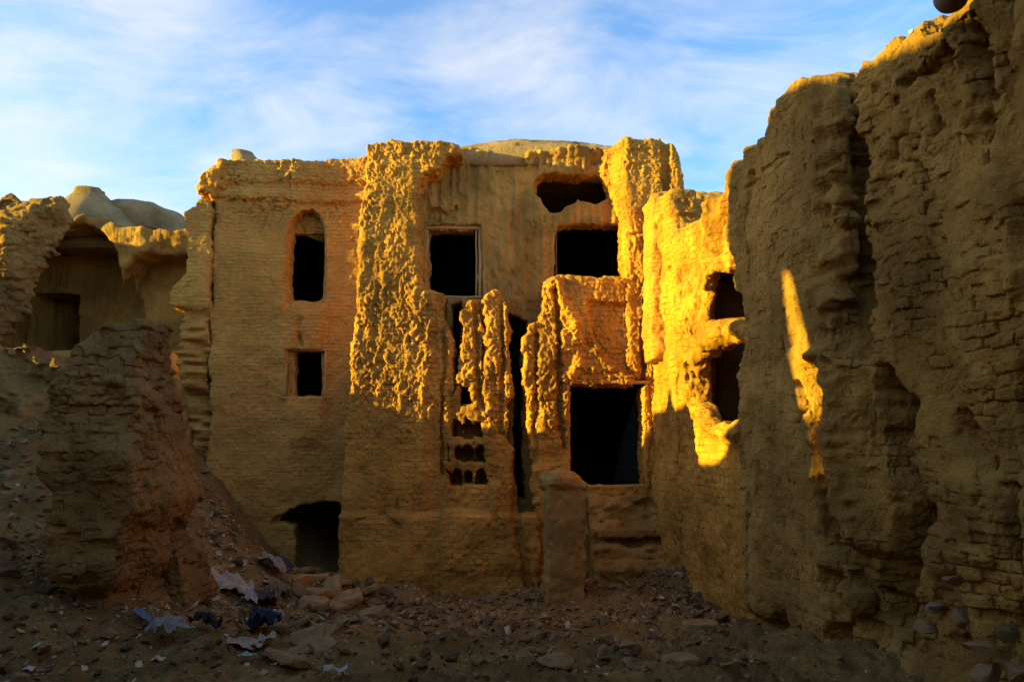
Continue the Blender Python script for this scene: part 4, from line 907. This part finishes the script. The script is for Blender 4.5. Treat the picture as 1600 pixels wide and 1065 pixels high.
def single(px, py, s, kind, mi, label, cat, nm, rot=0.0, sink=0.15):
    g = on_ground(px, py)
    if g is None: return
    me = (PS if kind == 'rubble_stone' else PB_)[mi % 8].copy(); me.materials.clear(); me.materials.append(M_ST[1 if kind == 'rubble_stone' else 3])
    hz = s*(0.30 if kind == 'rubble_stone' else 0.17)
    o = link(nm, me, None, None, (g[0], g[1], g[2]+hz*(1-sink*2)), rot, label, cat); o.scale = (s, s, s)
single(865, 1045, 0.24, 'rubble_stone', 3, 'pale flat stone at the bottom edge below the pillar', 'stone', 'rubble_stone', 0.4)
single(985, 1022, 0.28, 'rubble_stone', 5, 'rounded yellowish clod alone on the ground right of the pillar foot', 'stone', 'rubble_stone', 1.2)
single(1062, 1040, 0.22, 'brick', 1, 'pale broken block on the ground near the great wall foot', 'brick', 'brick', 0.5, 0.0)
single(1095, 985, 0.30, 'brick', 3, 'squared block half buried where the rubble meets the sloping wing wall', 'brick', 'brick', 0.2, 0.05)
single(340, 892, 0.24, 'brick', 2, 'reddish brick lying above the white cloth on the slope', 'brick', 'brick', -0.5, 0.0)
single(170, 998, 0.19, 'rubble_stone', 7, 'yellowish rounded stone below the foot of the eroded stump', 'stone', 'rubble_stone', 0.3)
# chips and shards nobody could count
def chips():
    V = []; Q = []; rs = np.random.RandomState(77); n = 27000
    pyx = []
    x = rs.uniform(-7.5, 3.0, n); y = 4.6+rs.rand(n)*7.4; keep = np.ones(n, bool)
    dens = 0.35+0.65*(vnoise(np.stack([x*0.9, y*0.9, x*0], 1), 5) > -0.15)
    dens = np.where((x < -1.2) | (y > 8.5), dens, dens*0.35); keep = rs.rand(n) < dens; x, y = x[keep], y[keep]; z = ground_z(x, y)
    n = len(x); s = 0.006+0.032*rs.rand(n)**3*(0.6+0.6*(y > 7)); a = rs.rand(n)*6.28; V = np.zeros((n, 8, 3)); tl = rs.randn(n, 2)*0.45
    for k in range(8):
        sx, sy, sz = (1 if k & 1 else -1), (1 if k & 2 else -1), (1 if k & 4 else -1)
        lx = sx*s*(0.7+0.6*rs.rand(n)); ly = sy*s*(0.6+0.5*rs.rand(n)); lz = sz*s*0.3*(0.6+0.6*rs.rand(n))+lx*tl[:, 0]+ly*tl[:, 1]
        V[:, k] = np.stack([x+lx*np.cos(a)-ly*np.sin(a), y+lx*np.sin(a)+ly*np.cos(a), z+lz+s*0.25], 1)
    f = np.array([(0, 2, 3, 1), (4, 5, 7, 6), (0, 1, 5, 4), (2, 6, 7, 3), (0, 4, 6, 2), (1, 3, 7, 5)])
    Q = (np.arange(n)[:, None, None]*8+f[None]).reshape(-1, 4)
    me = make_mesh('gravel', V.reshape(-1, 3), Q, smooth=False)
    me.materials.append(M_ST[1]); me.materials.append(M_ST[0]); me.materials.append(mat_simple('pale_shard', (0.48, 0.33, 0.17), 0.9, 0.002))
    mi = rs.choice(3, n, p=[0.35, 0.59, 0.06]).astype(np.int32); zone = (x > -4.2) & (x < -1.6) & (y < 9.5) & (rs.rand(n) < 0.15); mi[zone] = 2; me.polygons.foreach_set('material_index', np.repeat(mi, 6))
    link('gravel', me, None, label='brown grit and small shards scattered over the floor of the yard', cat='gravel', kind='stuff')
chips()
def cloth(px, py, w, l, rz, col, seed, label, nm='rag', cat='rag', crumple=0.05, gloss=0.85, up=0.0):
    g = on_ground(px, py)
    if g is None: return
    n = 34; u, v = np.meshgrid(np.linspace(-1, 1, n), np.linspace(-1, 1, n), indexing='ij')
    a = np.arctan2(v, u); rr = 0.8+0.2*vnoise(np.stack([np.cos(a)*1.9, np.sin(a)*1.9, a*0+seed], 1*0+2).reshape(-1, 3), seed).reshape(n, n)
    U = u*rr*w/2; V_ = v*rr*l/2; c, s_ = math.cos(rz), math.sin(rz)
    X = U*c-V_*s_; Y = U*s_+V_*c
    z = ground_z((X+g[0]).ravel(), (Y+g[1]).ravel(), False).reshape(n, n); z0 = float(ground_z(g[0], g[1], False)[0])
    P = np.stack([U.ravel()*7, V_.ravel()*2.6, np.zeros(n*n)], 1); P2 = np.stack([U.ravel()*5, V_.ravel()*9, np.ones(n*n)], 1)
    wv = vnoise(P2*0.6, seed+4)
    f = (1-np.abs(vnoise(P*1.7+wv[:, None]*1.2, seed+1))*2.4).reshape(n, n)*crumple*0.8+((1-np.abs(vnoise(P2*2.6, seed+2))*2).reshape(n, n))*crumple*0.5+vnoise(P2*0.7, seed+3).reshape(n, n)*crumple
    Z = z-z0+f+crumple*0.9+up*np.exp(-(u**2+v**2)/0.3)
    X = X+0.4*crumple*vnoise(P2+7, seed+5).reshape(n, n)*2
    ii = np.arange(n*n).reshape(n, n)
    me = make_mesh(nm, np.stack([X, Y, Z], -1).reshape(-1, 3), np.stack([ii[:-1, :-1], ii[1:, :-1], ii[1:, 1:], ii[:-1, 1:]], -1).reshape(-1, 4))
    me.materials.append(mat_simple('cloth_%d' % seed, tuple(np.array(col)*np.array([0.66, 0.52, 0.36])), gloss, 0.003, 90, 0.15))
    o = link(nm, me, None, None, (g[0], g[1], z0+0.03), 0.0, label, cat)
    md = o.modifiers.new('thickness', 'SOLIDIFY'); md.thickness = 0.004
cloth(368, 920, 0.62, 0.46, 0.5, (0.62, 0.58, 0.55), 1, 'large white cloth with soft folds spread on the slope', cat='cloth', crumple=0.05)
cloth(425, 895, 0.42, 0.34, 0.2, (0.42, 0.38, 0.35), 2, 'crumpled grey rag nearest the low dark doorway', crumple=0.07, up=0.08)
cloth(446, 889, 0.30, 0.24, 1.2, (0.07, 0.09, 0.13), 3, 'dark blue rag against the doorway side', crumple=0.06)
cloth(391, 944, 0.22, 0.50, 0.2, (0.50, 0.54, 0.62), 4, 'pale blue rag hanging down the slope, leftmost in the rag pile', crumple=0.06, up=0.08)
cloth(414, 944, 0.30, 0.50, 0.0, (0.15, 0.09, 0.10), 5, 'dark plum garment in the middle of the rag pile', crumple=0.07, up=0.10)
cloth(434, 935, 0.30, 0.36, -0.4, (0.30, 0.26, 0.20), 6, 'khaki rag at the upper end of the rag pile', crumple=0.07, up=0.05)
cloth(435, 966, 0.24, 0.12, 0.1, (0.62, 0.60, 0.56), 7, 'small white scrap below the rag pile', crumple=0.03)
cloth(410, 988, 0.34, 0.34, 0.6, (0.04, 0.06, 0.14), 8, 'navy blue garment crumpled beside the loose bricks', crumple=0.09, up=0.10)
cloth(416, 1006, 0.16, 0.26, 0.1, (0.55, 0.53, 0.50), 9, 'white rag end sticking out below the navy garment', crumple=0.05)
cloth(378, 1010, 0.30, 0.24, 0.3, (0.48, 0.42, 0.36), 10, 'flat beige rag on the rubble left of the navy garment', crumple=0.04)
cloth(318, 984, 0.26, 0.20, 0.0, (0.012, 0.012, 0.014), 11, 'black plastic bag on the littered slope', 'plastic_bag', 'plastic bag', 0.07, 0.4, 0.05)
cloth(264, 1002, 0.34, 0.20, 0.5, (0.34, 0.38, 0.42), 12, 'greyish crumpled plastic sheet on the lower slope', 'plastic_sheet', 'plastic', 0.06, 0.35, 0.04)
cloth(222, 972, 0.16, 0.12, 0.2, (0.14, 0.28, 0.60), 13, 'bright blue plastic scrap below the stump', 'plastic_scrap', 'plastic', 0.04, 0.4, 0.02)
cloth(425, 1032, 0.22, 0.14, 0.3, (0.10, 0.16, 0.09), 14, 'dull green scrap near the bottom beside a brick', crumple=0.03)
cloth(436, 1044, 0.16, 0.08, -0.5, (0.60, 0.50, 0.48), 15, 'pinkish white scrap below the dull green one', crumple=0.03)
cloth(388, 1035, 0.14, 0.10, 0.5, (0.40, 0.55, 0.55), 16, 'pale turquoise scrap left of the dull green one', crumple=0.03)
cloth(64, 1018, 0.14, 0.08, 0.4, (0.55, 0.58, 0.62), 17, 'larger pale wrapper on the dark bank at the bottom corner', 'wrapper', 'litter', 0.02)
cloth(46, 1052, 0.08, 0.08, 0.1, (0.55, 0.58, 0.62), 18, 'tiny pale wrapper, lowest on the dark bank', 'wrapper', 'litter', 0.015)
cloth(527, 1060, 0.22, 0.10, 0.2, (0.50, 0.54, 0.58), 19, 'pale plastic scrap at the bottom edge right of the slope', 'plastic_scrap', 'plastic', 0.03)
cloth(248, 1030, 0.10, 0.07, 0.2, (0.60, 0.58, 0.54), 20, 'small white scrap on the gravel under the grey plastic sheet', crumple=0.02)
cloth(340, 868, 0.10, 0.08, 0.9, (0.55, 0.50, 0.46), 21, 'small pale scrap highest on the slope', crumple=0.02)
cloth(383, 884, 0.12, 0.12, 0.9, (0.50, 0.44, 0.38), 22, 'beige scrap between the reddish brick and the grey rag', crumple=0.03)
# things on and against the great wall
def on_wall(px, py, off=0.0): x, z = FG.px(px, py, off); return FG.world(x, off, z)
jp = on_wall(1487, -14, 0.15)
jar = lathe('clay_jar', [(0.001, -0.11), (0.05, -0.105), (0.085, -0.07), (0.105, 0.0), (0.10, 0.07), (0.07, 0.12), (0.06, 0.15), (0.075, 0.17), (0.06, 0.17), (0.05, 0.14), (0.08, 0.07), (0.001, -0.06)], None, wob=0.004)
bpy.context.view_layer.update()
def crest(px, off):
    x, z = FG.px(px, 60, off); w = FG.world(x, off, 12.0); best = -9
    for ch in great.children:
        inv = ch.matrix_world.inverted(); ok, lo, n_, f_ = ch.ray_cast(inv @ Vector(w.tolist()), (inv.to_3x3() @ Vector((0, 0, -1))))
        if ok: best = max(best, (ch.matrix_world @ lo).z)
    return np.array([w[0], w[1], best])
sp_ = crest(1425, 0.22)+np.array([0, 0, 0.03])
jp = on_wall(1486, -4, -0.12)
M_JAR = mat_simple('grey_clay', (0.15, 0.095, 0.07), 0.6, 0.002, 30, 0.2)
o = link('clay_jar', jar, M_JAR, None, tuple(jp), 0.0, 'dark grey clay jar lying on the crest of the great wall', 'jar'); o.rotation_euler = (0.9, -1.9, 0.2)
me = PS[2].copy(); me.materials.clear(); me.materials.append(mat_simple('pale_stone', (0.55, 0.44, 0.25), 0.9, 0.003))
o = link('crest_stone', me, None, None, tuple(sp_), 0.3, 'pale pointed stone standing upright on the crest of the great wall', 'stone'); o.scale = (0.05, 0.07, 0.13)
for (px, py, s, sc, mi, col, lab) in ((1460, 947, 0.17, (1.1, .5, .9), 1, (0.33, 0.25, 0.17), 'grey stone embedded low in the great wall, uppermost but one of the stones there'), (1447, 977, 0.16, (1.1, .5, .9), 4, (0.38, 0.22, 0.09), 'round brown stone just under the grey one'),
        (1490, 905, 0.15, (1, .5, 1), 6, (0.34, 0.17, 0.07), 'reddish brown stone above the grey one, topmost of the stones there'), (1500, 965, 0.2, (.8, .5, 1.2), 7, (0.38, 0.21, 0.08), 'upright brown slab of stone beside the grey one'),
        (1535, 1010, 0.3, (1.2, .5, .6), 2, (0.38, 0.20, 0.07), 'long brown boulder bridging a dark hollow at the wall foot'), (1575, 985, 0.18, (.6, .5, 1.2), 5, (0.24, 0.17, 0.07), 'greenish stone at the far end of the wall foot'),
        (1545, 1050, 0.2, (.7, .5, 1.3), 3, (0.44, 0.27, 0.12), 'pale upright shard at the bottom of the wall foot'), (1590, 1052, 0.22, (.7, .5, 1.2), 0, (0.38, 0.22, 0.09), 'brown upright shard in the bottom corner')):
    me = PS[mi].copy(); me.materials.clear(); me.materials.append(mat_mud('embedded_stone', col, brick=0, cover=0, streak=0, pits=.2, grain=.4, coarse=.3))
    x, z = FG.px(px, py, -0.27); w = FG.world(x, -0.27, z)
    o = link('embedded_stone', me, None, None, tuple(w), ang, lab, 'stone'); s *= 0.75; o.scale = (s*sc[0], s*1.6, s*sc[2]/0.7)
